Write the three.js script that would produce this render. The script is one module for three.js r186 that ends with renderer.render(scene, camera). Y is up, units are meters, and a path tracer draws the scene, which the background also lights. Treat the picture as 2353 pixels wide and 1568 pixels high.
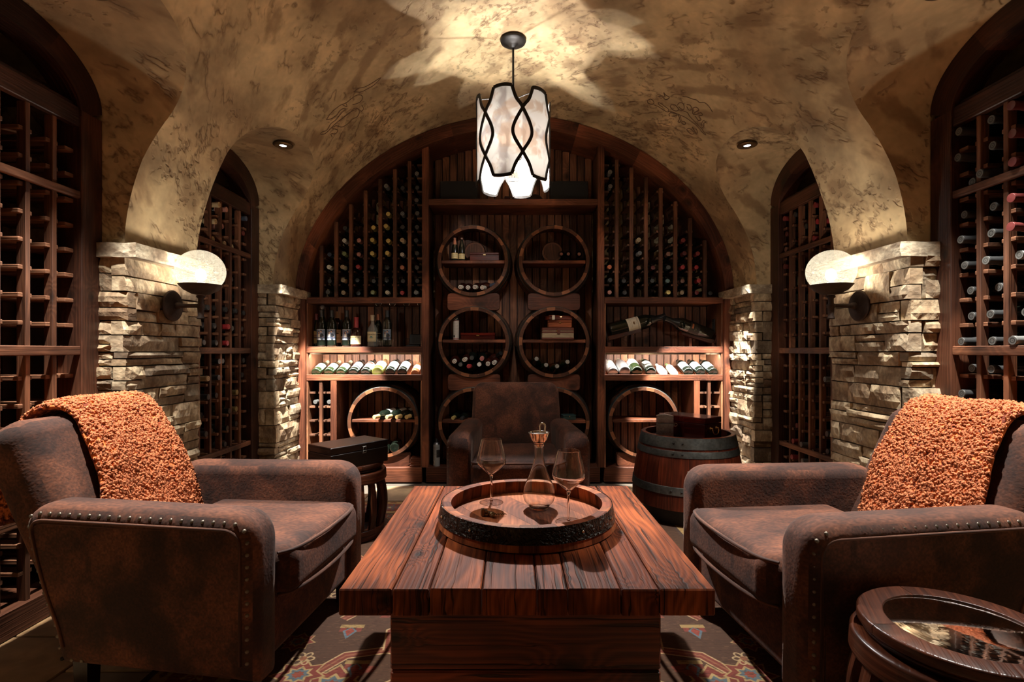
import * as THREE from 'three';
import { RoundedBoxGeometry } from 'three/addons/geometries/RoundedBoxGeometry.js';
import { mergeGeometries, mergeVertices, toCreasedNormals } from 'three/addons/utils/BufferGeometryUtils.js';
import { RectAreaLightUniformsLib } from 'three/addons/lights/RectAreaLightUniformsLib.js';
import { Brush, Evaluator, SUBTRACTION } from 'three-bvh-csg';

// ------------------------------------------------------------------ camera, exposure, light levels
const scene = new THREE.Scene();
scene.background = new THREE.Color(0, 0, 0);
const FOCAL = 1200;                                   // pixels, for a frame of 2353 x 1568
const camera = new THREE.PerspectiveCamera(2 * Math.atan(784 / FOCAL) * 180 / Math.PI, 2353 / 1568, 0.05, 30);
camera.position.set(-0.015, 1.0, 0);
camera.setViewOffset(2353, 1568, -1.5, -22, 2353, 1568);   // lens shifted, verticals stay upright
const renderer = new THREE.WebGLRenderer({ antialias: true });
renderer.shadowMap.enabled = true;
renderer.toneMapping = THREE.LinearToneMapping;
renderer.toneMappingExposure = 1.12;
RectAreaLightUniformsLib.init();
const LEVEL = { bulb: 2.2, lowBulb: 0.9, down: 27, sconce: 0.32, bayNear: 27, bayFar: 125, strip: 210 };
const WARM = new THREE.Color().setRGB(1, 0.925, 0.79), WHITE = new THREE.Color().setRGB(1, 0.98, 0.955), SPOT = new THREE.Color().setRGB(1, 0.97, 0.90);

// ------------------------------------------------------------------ small helpers
const V = (x, y, z) => new THREE.Vector3(x, y, z);
const lerp = (a, b, t) => a + (b - a) * t, clamp = (x, a = 0, b = 1) => Math.min(b, Math.max(a, x));
const sstep = (a, b, x) => { const t = clamp((x - a) / (b - a)); return t * t * (3 - 2 * t); };
function rng(seed) { let a = seed >>> 0; return () => { a = (a + 0x6D2B79F5) >>> 0; let t = a; t = Math.imul(t ^ (t >>> 15), t | 1); t ^= t + Math.imul(t ^ (t >>> 7), t | 61); return ((t ^ (t >>> 14)) >>> 0) / 4294967296; }; }
const R = rng(20240611);
const rr = (a, b) => a + (b - a) * R();
const pick = (a) => a[Math.floor(R() * a.length)];

const taken = {};
function numbered(n) { const k = taken[n] = (taken[n] ?? -1) + 1; return k ? n + '_' + String(k).padStart(3, '0') : n; }
function tag(o, label, category, group, kind) { o.userData = { ...o.userData, label }; if (category) o.userData.category = category; if (group) o.userData.group = group; if (kind) o.userData.kind = kind; return o; }
function thing(name, label, category, pos = [0, 0, 0], turn = 0, group) {
  const o = new THREE.Group(); o.name = numbered(name); o.position.set(...pos); o.rotation.y = turn; scene.add(o);
  return tag(o, label, category, group);
}
function structure(name, label, pos = [0, 0, 0]) { const o = new THREE.Group(); o.name = numbered(name); o.position.set(...pos); scene.add(o); o.userData = { kind: 'structure', label }; return o; }
function mesh(name, geo, mat, parent, pos, rot) {
  const m = new THREE.Mesh(geo, mat); m.name = parent && parent !== scene ? name : numbered(name); m.castShadow = m.receiveShadow = true;
  if (pos) m.position.set(...pos); if (rot) m.rotation.set(...rot);
  (parent ?? scene).add(m); return m;
}
function copyOf(src, label, group) { const c = src.clone(); c.name = numbered(src.name.replace(/_\d{3}$/, '')); c.userData = { ...src.userData, label }; if (group) c.userData.group = group; scene.add(c); return c; }

// ------------------------------------------------------------------ noise and textures
const lattice = new Float32Array(1 << 16); { const r = rng(7); for (let i = 0; i < lattice.length; i++) lattice[i] = r(); }
const cell = (x, y, s) => lattice[(Math.imul(x, 374761) + Math.imul(y, 668265) + Math.imul(s, 9176)) & 65535];
function vnoise(x, y, px, py, s) {
  const ix = Math.floor(x), iy = Math.floor(y), fx = x - ix, fy = y - iy, u = fx * fx * (3 - 2 * fx), v = fy * fy * (3 - 2 * fy);
  const x0 = ((ix % px) + px) % px, x1 = (x0 + 1) % px, y0 = ((iy % py) + py) % py, y1 = (y0 + 1) % py;
  const a = cell(x0, y0, s), b = cell(x1, y0, s), c = cell(x0, y1, s), d = cell(x1, y1, s);
  return a + (b - a) * u + (c - a + (a - b - c + d) * u) * v;
}
function fbm(u, v, fx, fy, oct, s = 1) { let t = 0, a = 0.5, n = 0; for (let i = 0; i < oct; i++) { t += a * vnoise(u * fx, v * fy, fx, fy, s + i * 13); n += a; a *= 0.5; fx *= 2; fy *= 2; } return t / n; }
const n3 = (x, y, z, s = 3) => (vnoise(x + z * 0.71 + 100, y + z * 0.37 + 100, 4096, 4096, s) + vnoise(y * 1.1 + 50, z + x * 0.43 + 100, 4096, 4096, s + 5)) - 1;
function dataTex(w, h, fn, srgb) {
  const d = new Uint8Array(w * h * 4);
  for (let j = 0; j < h; j++) for (let i = 0; i < w; i++) {
    const c = fn((i + 0.5) / w, (j + 0.5) / h, i, j), k = (j * w + i) * 4;
    if (typeof c === 'number') d[k] = d[k + 1] = d[k + 2] = clamp(c) * 255; else { d[k] = clamp(c[0]) * 255; d[k + 1] = clamp(c[1]) * 255; d[k + 2] = clamp(c[2]) * 255; }
    d[k + 3] = 255;
  }
  const t = new THREE.DataTexture(d, w, h); t.wrapS = t.wrapT = THREE.RepeatWrapping; t.magFilter = THREE.LinearFilter; t.minFilter = THREE.LinearMipmapLinearFilter; t.generateMipmaps = true;
  if (srgb) t.colorSpace = THREE.SRGBColorSpace; t.needsUpdate = true; return t;
}
const mix3 = (a, b, t) => [a[0] + (b[0] - a[0]) * t, a[1] + (b[1] - a[1]) * t, a[2] + (b[2] - a[2]) * t];
const mul3 = (a, k) => [a[0] * k, a[1] * k, a[2] * k];
function canvasTex(w, h, draw) { const c = document.createElement('canvas'); c.width = w; c.height = h; const g = c.getContext('2d'); draw(g, w, h); const t = new THREE.CanvasTexture(c); t.colorSpace = THREE.SRGBColorSpace; return t; }

// trowelled plaster, 2 m a tile
const plasterCrack = (u, v) => {
  const w = fbm(u, v, 6, 6, 3, 31) * 0.12;
  const l = 1 - Math.abs(2 * fbm(u + v + w * 0.35, u - v + w * 0.2, 8, 19, 5, 41) - 1), m = sstep(0.52, 0.64, fbm(u, v, 8, 5, 5, 51)) * sstep(0.35, 0.6, fbm(u, v, 30, 24, 2, 53));
  const l2 = 1 - Math.abs(2 * fbm(u + v - w * 0.3, u - v + w * 0.3, 20, 44, 4, 61) - 1), m2 = sstep(0.52, 0.62, fbm(u + v, u - v, 5, 11, 5, 71)) * sstep(0.4, 0.6, fbm(u, v, 40, 40, 2, 73));
  const fl = sstep(0.60, 0.70, fbm(u, v, 90, 70, 3, 75)) * sstep(0.5, 0.62, fbm(u, v, 9, 7, 5, 77));
  return clamp(0.75 * Math.pow(l, 14) * m + 0.8 * Math.pow(l2, 7) * m2 + 0.4 * fl);
};
const PW = 1024;
const crackMap = new Float32Array(PW * PW); for (let j = 0; j < PW; j++) for (let i = 0; i < PW; i++) crackMap[j * PW + i] = plasterCrack((i + 0.5) / PW, (j + 0.5) / PW);
const plasterMap = dataTex(PW, PW, (u, v, i, j) => {
  const a = fbm(u, v, 4, 3, 5, 3), b = fbm(u, v, 14, 10, 4, 5), c = fbm(u, v, 90, 90, 2, 9), k = crackMap[j * PW + i];
  let col = mix3([0.81, 0.715, 0.555], [0.61, 0.505, 0.375], sstep(0.36, 0.68, a)); col = mul3(col, 0.76 + 0.46 * b + 0.10 * (c - 0.5));
  col = mix3(col, [0.46, 0.355, 0.25], 0.5 * sstep(0.52, 0.72, fbm(u + v, u - v, 7, 16, 6, 79)));
  return mix3(col, [0.29, 0.195, 0.125], 0.58 * k);
}, true);
const plasterBump = dataTex(PW, PW, (u, v, i, j) => 0.55 + 0.5 * (fbm(u, v, 10, 8, 5, 5) - 0.5) + 0.10 * (fbm(u, v, 80, 80, 2, 9) - 0.5) - 0.42 * crackMap[j * PW + i]);

// knotty stained timber: u across the grain (0.4 m), v along it (1.2 m)
function woodField(u, v, s) {
  const w = (fbm(u, v, 3, 3, 3, s) - 0.5) * 0.24 + (fbm(u, v, 6, 2, 3, s + 1) - 0.5) * 0.07;
  let x = u + w;
  let knot = 0;
  for (const [ku, kv, kr] of [[0.27, 0.22, 0.05], [0.71, 0.63, 0.065], [0.45, 0.86, 0.035]]) {
    const dx = (u - ku) * 0.4, dy = (v - kv) * 1.2, d = Math.hypot(dx, dy * 0.55) / (kr * 0.5); const g = Math.exp(-d * d * 0.35); x += g * 0.22 * Math.sign(dx || 1); knot = Math.max(knot, Math.exp(-d * d * 1.8));
  }
  const ring = 0.5 + 0.5 * Math.sin(x * 6.2832 * 20 + fbm(u, v, 5, 2, 2, s + 2) * 5);
  const fib = fbm(u, v, 110, 5, 3, s + 3), blot = fbm(u, v, 3, 4, 4, s + 4);
  return { ring, fib, blot, knot };
}
const woodMap = dataTex(512, 1024, (u, v) => { const f = woodField(u, v, 11); let t = 0.16 * Math.pow(f.ring, 1.5) + 0.46 * f.fib + 0.62 * sstep(0.3, 0.72, f.blot); let c = mix3([0.27, 0.175, 0.125], [0.66, 0.475, 0.36], clamp(t - 0.12)); return mix3(c, [0.14, 0.085, 0.06], 0.8 * f.knot); }, true);
const woodBump = dataTex(512, 1024, (u, v) => { const f = woodField(u, v, 11); return 0.6 * f.fib + 0.14 * f.ring + 0.2 - 0.2 * f.knot; });
// weathered old plank: deeper open grain
const plankMap = dataTex(512, 1024, (u, v) => { const f = woodField(u, v, 87); const crack = sstep(0.64, 0.8, fbm(u + 0.01 * f.ring, v, 60, 3, 3, 95)); let t = 0.26 * f.ring + 0.44 * f.fib + 0.5 * sstep(0.3, 0.7, f.blot); let c = mix3([0.30, 0.165, 0.10], [0.74, 0.46, 0.29], clamp(t - 0.15)); c = mix3(c, [0.52, 0.40, 0.30], 0.14 * sstep(0.52, 0.75, fbm(u, v, 4, 3, 3, 101))); return mix3(mix3(c, [0.11, 0.065, 0.045], 0.75 * crack), [0.10, 0.055, 0.035], 0.85 * f.knot); }, true);
const plankBump = dataTex(512, 1024, (u, v) => { const f = woodField(u, v, 87); const crack = sstep(0.62, 0.8, fbm(u + 0.01 * f.ring, v, 60, 3, 3, 95)); return 0.6 + 0.16 * f.ring + 0.3 * (f.fib - 0.5) - 0.6 * crack - 0.35 * f.knot; });
// quarried ledge stone, 0.5 m
const stoneMap = dataTex(512, 512, (u, v) => { const a = fbm(u, v, 5, 7, 5, 201), b = fbm(u, v, 40, 50, 3, 211); let c = mix3([0.80, 0.74, 0.64], [0.58, 0.50, 0.41], sstep(0.3, 0.7, a)); c = mul3(c, 0.8 + 0.4 * b); return mix3(c, [0.42, 0.33, 0.25], 0.6 * sstep(0.58, 0.74, fbm(u, v, 4, 9, 4, 221))); }, true);
const stoneBump = dataTex(512, 512, (u, v) => { const l = 1 - Math.abs(2 * fbm(u, v, 8, 12, 5, 231) - 1); return 0.55 * fbm(u, v, 14, 18, 5, 241) + 0.45 * l * l; });
// suede with brushed nap, 0.6 m
const suedeMap = dataTex(512, 512, (u, v) => { const w = fbm(u, v, 4, 4, 3, 301) * 0.3; const a = fbm(u + w, v + w, 4, 5, 5, 311), b = fbm(u, v, 120, 120, 2, 321), c = fbm(u + w, v, 9, 6, 4, 331); return mul3(mix3([0.27, 0.175, 0.135], [0.57, 0.405, 0.315], sstep(0.30, 0.70, 0.62 * a + 0.38 * c)), 0.72 + 0.56 * b); }, true);
const suedeBump = dataTex(512, 512, (u, v) => 0.6 * fbm(u, v, 110, 110, 3, 341) + 0.4 * fbm(u, v, 10, 10, 3, 351));
const yarnMap = dataTex(512, 512, (u, v) => { const a = fbm(u, v, 60, 44, 3, 401), b = fbm(u, v, 5, 5, 3, 411); return mul3(mix3([0.42, 0.17, 0.08], [0.90, 0.52, 0.28], sstep(0.28, 0.66, a)), 0.82 + 0.35 * b); }, true);
const yarnBump = dataTex(512, 512, (u, v) => sstep(0.2, 0.75, fbm(u, v, 60, 44, 3, 401)));
const mottle = dataTex(512, 512, (u, v) => { const a = fbm(u, v, 6, 6, 5, 501), b = fbm(u, v, 40, 40, 3, 511); return mul3([1, 1, 1], 0.55 + 0.5 * a + 0.25 * (b - 0.5)); }, true);
const hammered = dataTex(512, 512, (u, v) => { const w = fbm(u, v, 8, 8, 3, 531) * 0.2; const l = 1 - Math.abs(2 * fbm(u + w, v - w, 22, 22, 3, 541) - 1); return Math.pow(l, 3); });
const micaMap = dataTex(512, 512, (u, v) => { const w = fbm(u, v, 3, 3, 3, 551) * 0.4; const a = fbm(u + w, v + w, 4, 3, 5, 561), b = fbm(u - w, v, 7, 5, 4, 571); return mix3(mix3([0.97, 0.95, 0.92], [0.74, 0.70, 0.68], sstep(0.42, 0.66, a)), [0.80, 0.64, 0.52], 0.55 * sstep(0.56, 0.74, b)); }, true);
const crackle = dataTex(512, 512, (u, v) => { const w = fbm(u, v, 12, 10, 3, 601) * 0.16; const l = 1 - Math.abs(2 * fbm(u + w, v + w, 30, 22, 3, 611) - 1), m = 1 - Math.abs(2 * fbm(u - w, v, 46, 36, 2, 621) - 1); return clamp(Math.pow(l, 5) * 0.8 + Math.pow(m, 7) * 0.7); });
const tileMap = dataTex(512, 512, (u, v) => { const a = fbm(u, v, 4, 4, 5, 701), b = fbm(u, v, 24, 24, 4, 711); return mul3(mix3([0.72, 0.62, 0.49], [0.53, 0.45, 0.36], sstep(0.35, 0.7, a)), 0.84 + 0.32 * b); }, true);

// ------------------------------------------------------------------ materials
const std = (o) => new THREE.MeshStandardMaterial(o), phys = (o) => new THREE.MeshPhysicalMaterial(o);
const lin = (r, g, b) => new THREE.Color().setRGB(r, g, b);
const wood = (r, g, b, rough = 0.55, bump = 0.0015, spec = 0.6) => phys({ specularIntensity: spec, map: woodMap, bumpMap: woodBump, bumpScale: bump, color: lin(r, g, b), roughness: rough });
const M = {
  plaster: std({ map: plasterMap, bumpMap: plasterBump, bumpScale: 0.014, roughness: 0.85, color: lin(1, 0.99, 0.95) }),
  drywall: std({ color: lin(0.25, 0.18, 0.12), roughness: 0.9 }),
  alder: [wood(0.80, 0.54, 0.44), wood(0.68, 0.44, 0.355), wood(0.90, 0.61, 0.49)],
  dark: [wood(0.34, 0.25, 0.22, 0.5), wood(0.28, 0.2, 0.175, 0.5)],
  bead: [wood(1.25, 1.08, 0.92), wood(1.02, 0.88, 0.78), wood(1.5, 1.3, 1.08), wood(0.84, 0.74, 0.68)],
  rack: [wood(0.72, 0.58, 0.49, 0.6), wood(0.56, 0.45, 0.38, 0.6)],
  rung: wood(0.70, 0.62, 0.56, 0.62),
  oak: [wood(0.86, 0.66, 0.47, 0.62), wood(0.76, 0.56, 0.40, 0.62), wood(0.64, 0.47, 0.34, 0.62)],
  barrelSide: wood(0.62, 0.46, 0.33, 0.62),
  redStave: [0, 1, 2].map((i) => wood(0.62 - i * 0.08, 0.22 - i * 0.025, 0.13 - i * 0.015, 0.42)),
  walnut: wood(0.42, 0.235, 0.165, 0.34),
  walnutDark: wood(0.26, 0.15, 0.11, 0.4),
  plank: [[0.82, 0.57, 0.42], [0.66, 0.42, 0.30], [0.75, 0.50, 0.37], [0.86, 0.60, 0.44], [0.62, 0.39, 0.28]].map((c) => phys({ map: plankMap, bumpMap: plankBump, bumpScale: 0.0022, color: lin(...c), roughness: 0.62, specularIntensity: 0.22 })),
  plinth: std({ map: plankMap, bumpMap: plankBump, bumpScale: 0.003, color: lin(0.75, 0.42, 0.30), roughness: 0.6 }),
  tray: [[1.45, 0.86, 0.55], [1.1, 0.58, 0.36], [1.4, 0.90, 0.60], [0.80, 0.40, 0.26], [1.25, 0.92, 0.62]].map((c) => wood(...c, 0.62, 0.0005, 0.25)),
  stone: [[0.86, 0.80, 0.70], [0.74, 0.67, 0.57], [0.68, 0.64, 0.58], [0.58, 0.49, 0.40], [0.42, 0.39, 0.36], [0.95, 0.89, 0.77]].map((c) => std({ map: stoneMap, bumpMap: stoneBump, bumpScale: 0.006, color: lin(...c), roughness: 0.85 })),
  cap: std({ map: stoneMap, bumpMap: stoneBump, bumpScale: 0.005, color: lin(0.80, 0.80, 0.78), roughness: 0.85 }),
  mortar: std({ color: lin(0.10, 0.08, 0.06), roughness: 1 }),
  tile: [[0.9, 0.84, 0.74], [0.78, 0.70, 0.60], [0.84, 0.80, 0.74], [0.70, 0.58, 0.46]].map((c) => std({ map: tileMap, bumpMap: stoneBump, bumpScale: 0.002, color: lin(...c), roughness: 0.45 })),
  suede: phys({ map: suedeMap, bumpMap: suedeBump, bumpScale: 0.0012, color: lin(0.42, 0.285, 0.218), roughness: 0.92, sheen: 0.42, sheenRoughness: 0.45, sheenColor: lin(0.40, 0.27, 0.20) }),
  welt: phys({ map: suedeMap, color: lin(0.52, 0.40, 0.34), roughness: 0.9, sheen: 0.5, sheenRoughness: 0.5, sheenColor: lin(0.4, 0.28, 0.2) }),
  yarn: phys({ map: yarnMap, bumpMap: yarnBump, bumpScale: 0.006, color: lin(0.95, 0.80, 0.70), roughness: 0.95, sheen: 0.4, sheenRoughness: 0.6, sheenColor: lin(0.8, 0.35, 0.15) }),
  nub: std({ color: lin(1, 1, 1), roughness: 0.95 }),
  nail: std({ color: lin(0.17, 0.14, 0.11), metalness: 1, roughness: 0.5 }),
  iron: std({ map: mottle, color: lin(0.022, 0.018, 0.015), metalness: 0.4, roughness: 0.5 }),
  rust: std({ map: mottle, color: lin(0.075, 0.045, 0.032), metalness: 0.4, roughness: 0.7 }),
  hoop: std({ map: mottle, bumpMap: stoneBump, bumpScale: 0.001, color: lin(0.17, 0.175, 0.16), metalness: 0.8, roughness: 0.5 }),
  band: std({ map: mottle, bumpMap: hammered, bumpScale: 0.006, color: lin(0.06, 0.055, 0.05), metalness: 0.85, roughness: 0.32 }),
  brass: std({ color: lin(0.80, 0.60, 0.32), metalness: 1, roughness: 0.22 }),
  bronze: std({ map: mottle, color: lin(0.30, 0.20, 0.10), metalness: 0.95, roughness: 0.4 }),
  silver: std({ color: lin(0.8, 0.78, 0.74), metalness: 1, roughness: 0.12 }),
  pewter: std({ map: mottle, bumpMap: stoneBump, bumpScale: 0.001, color: lin(0.46, 0.46, 0.46), metalness: 0.95, roughness: 0.34 }),
  mirror: std({ bumpMap: stoneBump, bumpScale: 0.00025, color: lin(0.82, 0.77, 0.70), metalness: 1, roughness: 0.05 }),
  glass: phys({ color: lin(1, 1, 1), roughness: 0.0, transmission: 1, thickness: 0, ior: 1.5 }),
  solidGlass: phys({ color: lin(1, 1, 1), roughness: 0, transmission: 1, thickness: 0.003, ior: 1.5 }),
  clearGlass: phys({ color: lin(0.9, 0.92, 0.86), roughness: 0.02, transmission: 0.86, thickness: 0 }),
  black: std({ color: lin(0.012, 0.012, 0.012), roughness: 0.55 }),
  blackCloth: std({ color: lin(0.012, 0.011, 0.011), roughness: 0.95 }),
  ebony: wood(0.07, 0.045, 0.04, 0.3, 0.0004),
  rosewood: phys({ map: woodMap, color: lin(0.26, 0.035, 0.03), roughness: 0.22, clearcoat: 0.7, clearcoatRoughness: 0.12 }),
  cigar: wood(0.62, 0.22, 0.16, 0.4), cigarLight: wood(1.1, 0.58, 0.36, 0.45), cigarRed: wood(0.40, 0.06, 0.045, 0.3), leather: std({ color: lin(0.13, 0.035, 0.02), roughness: 0.5 }), linen: std({ map: mottle, bumpMap: yarnBump, bumpScale: 0.0006, color: lin(0.62, 0.48, 0.30), roughness: 0.9 }),
  paper: std({ color: lin(0.72, 0.66, 0.54), roughness: 0.8 }), white: std({ color: lin(0.75, 0.73, 0.68), roughness: 0.6 }),
  bottle: phys({ color: lin(0.006, 0.009, 0.006), roughness: 0.07, clearcoat: 0.6 }), bottleRed: phys({ color: lin(0.035, 0.008, 0.006), roughness: 0.06, clearcoat: 0.6 }),
  bottleGreen: phys({ color: lin(0.012, 0.022, 0.008), roughness: 0.07, clearcoat: 0.6 }), bottleOlive: phys({ color: lin(0.12, 0.12, 0.025), roughness: 0.07, clearcoat: 0.6 }), bottleRose: phys({ color: lin(0.35, 0.13, 0.05), roughness: 0.08, clearcoat: 0.6 }), bottlePale: phys({ color: lin(0.55, 0.55, 0.42), roughness: 0.1, clearcoat: 0.6 }), bottleSilver: phys({ color: lin(0.5, 0.5, 0.5), roughness: 0.28, metalness: 0.85 }), bottleWhite: phys({ color: lin(0.75, 0.75, 0.74), roughness: 0.3 }),
};
const capColors = { gold: [0.62, 0.48, 0.16], silver: [0.22, 0.22, 0.21], grey: [0.09, 0.09, 0.085], charcoal: [0.035, 0.035, 0.035], black: [0.010, 0.010, 0.010], white: [0.72, 0.70, 0.64], cream: [0.74, 0.66, 0.44], red: [0.36, 0.03, 0.035], crimson: [0.22, 0.03, 0.03], maroon: [0.11, 0.022, 0.02], pink: [0.45, 0.20, 0.16], orange: [0.55, 0.16, 0.07], tan: [0.50, 0.36, 0.20], brown: [0.20, 0.09, 0.06], copper: [0.50, 0.20, 0.12], green: [0.20, 0.25, 0.10], teal: [0.10, 0.16, 0.15], blue: [0.06, 0.08, 0.12], cork: [0.56, 0.40, 0.24], yellow: [0.62, 0.42, 0.17], olive: [0.26, 0.20, 0.08] };
const capMats = {}; const capMat = (c) => capMats[c] ??= std({ color: lin(...capColors[c]), roughness: 0.36, metalness: ['silver', 'gold', 'copper', 'olive'].includes(c) ? 0.35 : 0 });

// ------------------------------------------------------------------ geometry helpers
function polyGeo(polys) { const p = []; for (const q of polys) for (let i = 1; i + 1 < q.length; i++) for (const v of [q[0], q[i], q[i + 1]]) p.push(...v); const g = new THREE.BufferGeometry(); g.setAttribute('position', new THREE.Float32BufferAttribute(p, 3)); g.computeVertexNormals(); return g; }
function outward(q) { const a = V(...q[0]), n = V(...q[1]).sub(a).cross(V(...q[2]).sub(a)); return n.dot(a) < 0 ? q.slice().reverse() : q; }
function cbox(w, h, d, c = 0.002) {
  const a = w / 2, b = h / 2, e = d / 2; c = Math.min(c, a * 0.6, b * 0.6, e * 0.6);
  const X = (x, y, z) => [x * a, y * (b - c), z * (e - c)], Y = (x, y, z) => [x * (a - c), y * b, z * (e - c)], Z = (x, y, z) => [x * (a - c), y * (b - c), z * e], q = [], s = [-1, 1];
  for (const i of s) { q.push([X(i, -1, -1), X(i, 1, -1), X(i, 1, 1), X(i, -1, 1)], [Y(-1, i, -1), Y(1, i, -1), Y(1, i, 1), Y(-1, i, 1)], [Z(-1, -1, i), Z(1, -1, i), Z(1, 1, i), Z(-1, 1, i)]); for (const j of s) { q.push([X(i, j, -1), X(i, j, 1), Y(i, j, 1), Y(i, j, -1)], [Y(-1, i, j), Y(1, i, j), Z(1, i, j), Z(-1, i, j)], [X(i, -1, j), X(i, 1, j), Z(i, 1, j), Z(i, -1, j)]); for (const k of s) q.push([X(i, j, k), Y(i, j, k), Z(i, j, k)]); } }
  return polyGeo(q.map(outward));
}
// box-projected uv: v runs along the given axis
function boxUV(geo, axis = 1, su = 0.4, sv = 1.2, off) {
  if (geo.index) geo = geo.toNonIndexed();
  const p = geo.attributes.position, uv = new Float32Array(p.count * 2), o = off ?? [R() * 5, R() * 5], A = V(0, 0, 0), B = V(0, 0, 0), C = V(0, 0, 0);
  for (let i = 0; i < p.count; i += 3) {
    A.fromBufferAttribute(p, i); B.fromBufferAttribute(p, i + 1).sub(A); C.fromBufferAttribute(p, i + 2).sub(A); B.cross(C);
    const n = [Math.abs(B.x), Math.abs(B.y), Math.abs(B.z)], k = n[0] > n[1] ? (n[0] > n[2] ? 0 : 2) : (n[1] > n[2] ? 1 : 2);
    let vi, ui; const rest = [0, 1, 2].filter((t) => t !== k);
    if (k === axis) [ui, vi] = rest; else { vi = axis; ui = rest.find((t) => t !== axis); }
    for (let j = 0; j < 3; j++) { const q = [p.getX(i + j), p.getY(i + j), p.getZ(i + j)]; uv[(i + j) * 2] = q[ui] / su + o[0]; uv[(i + j) * 2 + 1] = q[vi] / (k === axis ? su * 2 : sv) + o[1]; }
  }
  geo.setAttribute('uv', new THREE.BufferAttribute(uv, 2)); return geo;
}
const board = (w, h, d, axis, c) => boxUV(cbox(w, h, d, c), axis);
// smooth normals on a merged copy, then box uv
function soft(geo, s = 0.6, crease) {
  geo.deleteAttribute('uv'); geo.deleteAttribute('normal');
  let g = mergeVertices(geo, 1e-5); if (crease) g = toCreasedNormals(g, crease); else g.computeVertexNormals();
  return boxUV(g, 1, s, s);
}
function warp(geo, fn) { const p = geo.attributes.position; for (let i = 0; i < p.count; i++) { const q = fn(p.getX(i), p.getY(i), p.getZ(i)); p.setXYZ(i, q[0], q[1], q[2]); } p.needsUpdate = true; return geo; }
const lathe = (pts, seg = 24, arc0 = 0, arc = Math.PI * 2) => new THREE.LatheGeometry(pts.map((p) => new THREE.Vector2(p[0], p[1])), seg, arc0, arc);
function tube(pts, r, seg = 40, rad = 6, closed = false) { return new THREE.TubeGeometry(new THREE.CatmullRomCurve3(pts.map((p) => p.isVector3 ? p : V(...p)), closed), seg, r, rad, closed); }
const move = (g, x, y, z) => g.translate(x, y, z);
function join(list) { return mergeGeometries(list.map((g) => { g = g.index ? g.toNonIndexed() : g; for (const k of Object.keys(g.attributes)) if (!['position', 'normal', 'uv'].includes(k)) g.deleteAttribute(k); if (!g.attributes.uv) g = boxUV(g); return g; })); }
function aim(o, dir, face) { const y = dir.clone().normalize(), z = face.clone().addScaledVector(y, -face.dot(y)).normalize(), x = y.clone().cross(z); o.quaternion.setFromRotationMatrix(new THREE.Matrix4().makeBasis(x, y, z)); return o; }
// metres at distance d behind the lens from measured frame coordinates
const at = (px, py, d) => [(px - 1178) / FOCAL * d - 0.015, 1 + (806 - py) / FOCAL * d, -d];

// ------------------------------------------------------------------ the room: vault, walls, floor
const BACK = 3.96, BAYS = [[1.34, 2.20], [2.70, 3.56]], SPRING = 1.44;
const superArc = (a, b, n, y0, seg, from = 0) => { const pts = []; for (let i = 0; i <= seg; i++) { const t = lerp(from, Math.PI - from, i / seg), c = Math.cos(t), s = Math.sin(t); pts.push([a * Math.sign(c) * Math.pow(Math.abs(c), 2 / n), y0 + b * Math.pow(Math.abs(s), 2 / n)]); } return pts; };
const vaultPts = superArc(1.65, 1.34, 1.92, SPRING, 96);
const bayPts = (w = 0.43, rise = 0.25, y0 = 1.99, seg = 40) => superArc(w, rise, 2.1, y0, seg);
function extrudeProfile(pts, y0, length, place, rows = 1) {        // closed prism below a profile, with uv (arc length, depth) in 2 m tiles
  const loop = [...pts, [pts[pts.length - 1][0], y0], [pts[0][0], y0]], pos = [], uv = []; let arc = 0;
  const quad = (a, b, ua, ub, d0, d1) => { const P = [place(a, d0), place(b, d0), place(b, d1), place(a, d1)], T = [[ua, d0], [ub, d0], [ub, d1], [ua, d1]]; for (const k of [0, 1, 2, 0, 2, 3]) { pos.push(...P[k]); uv.push(T[k][0] / 2, T[k][1] / 2); } };
  const steps = []; for (let i = 0; i < loop.length; i++) { const a = loop[i], b = loop[(i + 1) % loop.length], l = Math.hypot(b[0] - a[0], b[1] - a[1]); steps.push([a, b, arc, arc + l]); arc += l; }
  for (const s of steps) for (let r = 0; r < rows; r++) quad(s[0], s[1], s[2], s[3], length * r / rows, length * (r + 1) / rows);
  const tri = THREE.ShapeUtils.triangulateShape(loop.map((p) => new THREE.Vector2(...p)), []);
  for (const d of [0, length]) for (const t of tri) for (const k of (d ? [t[0], t[1], t[2]] : [t[2], t[1], t[0]])) { pos.push(...place(loop[k], d)); uv.push(loop[k][0] / 2, loop[k][1] / 2); }
  let g = new THREE.BufferGeometry(); g.setAttribute('position', new THREE.Float32BufferAttribute(pos, 3)); g.setAttribute('uv', new THREE.Float32BufferAttribute(uv, 2));
  // make sure faces look outward
  let vol = 0; const A = V(0, 0, 0), B = V(0, 0, 0), C = V(0, 0, 0), p = g.attributes.position;
  for (let i = 0; i < p.count; i += 3) vol += A.fromBufferAttribute(p, i).dot(B.fromBufferAttribute(p, i + 1).cross(C.fromBufferAttribute(p, i + 2)));
  if (vol < 0) { for (const at of [g.attributes.position, g.attributes.uv]) { const n = at.itemSize, a = at.array; for (let i = 0; i < at.count; i += 3) for (let k = 0; k < n; k++) { const t = a[(i + 1) * n + k]; a[(i + 1) * n + k] = a[(i + 2) * n + k]; a[(i + 2) * n + k] = t; } } }
  return toCreasedNormals(g, 0.5);
}
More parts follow.
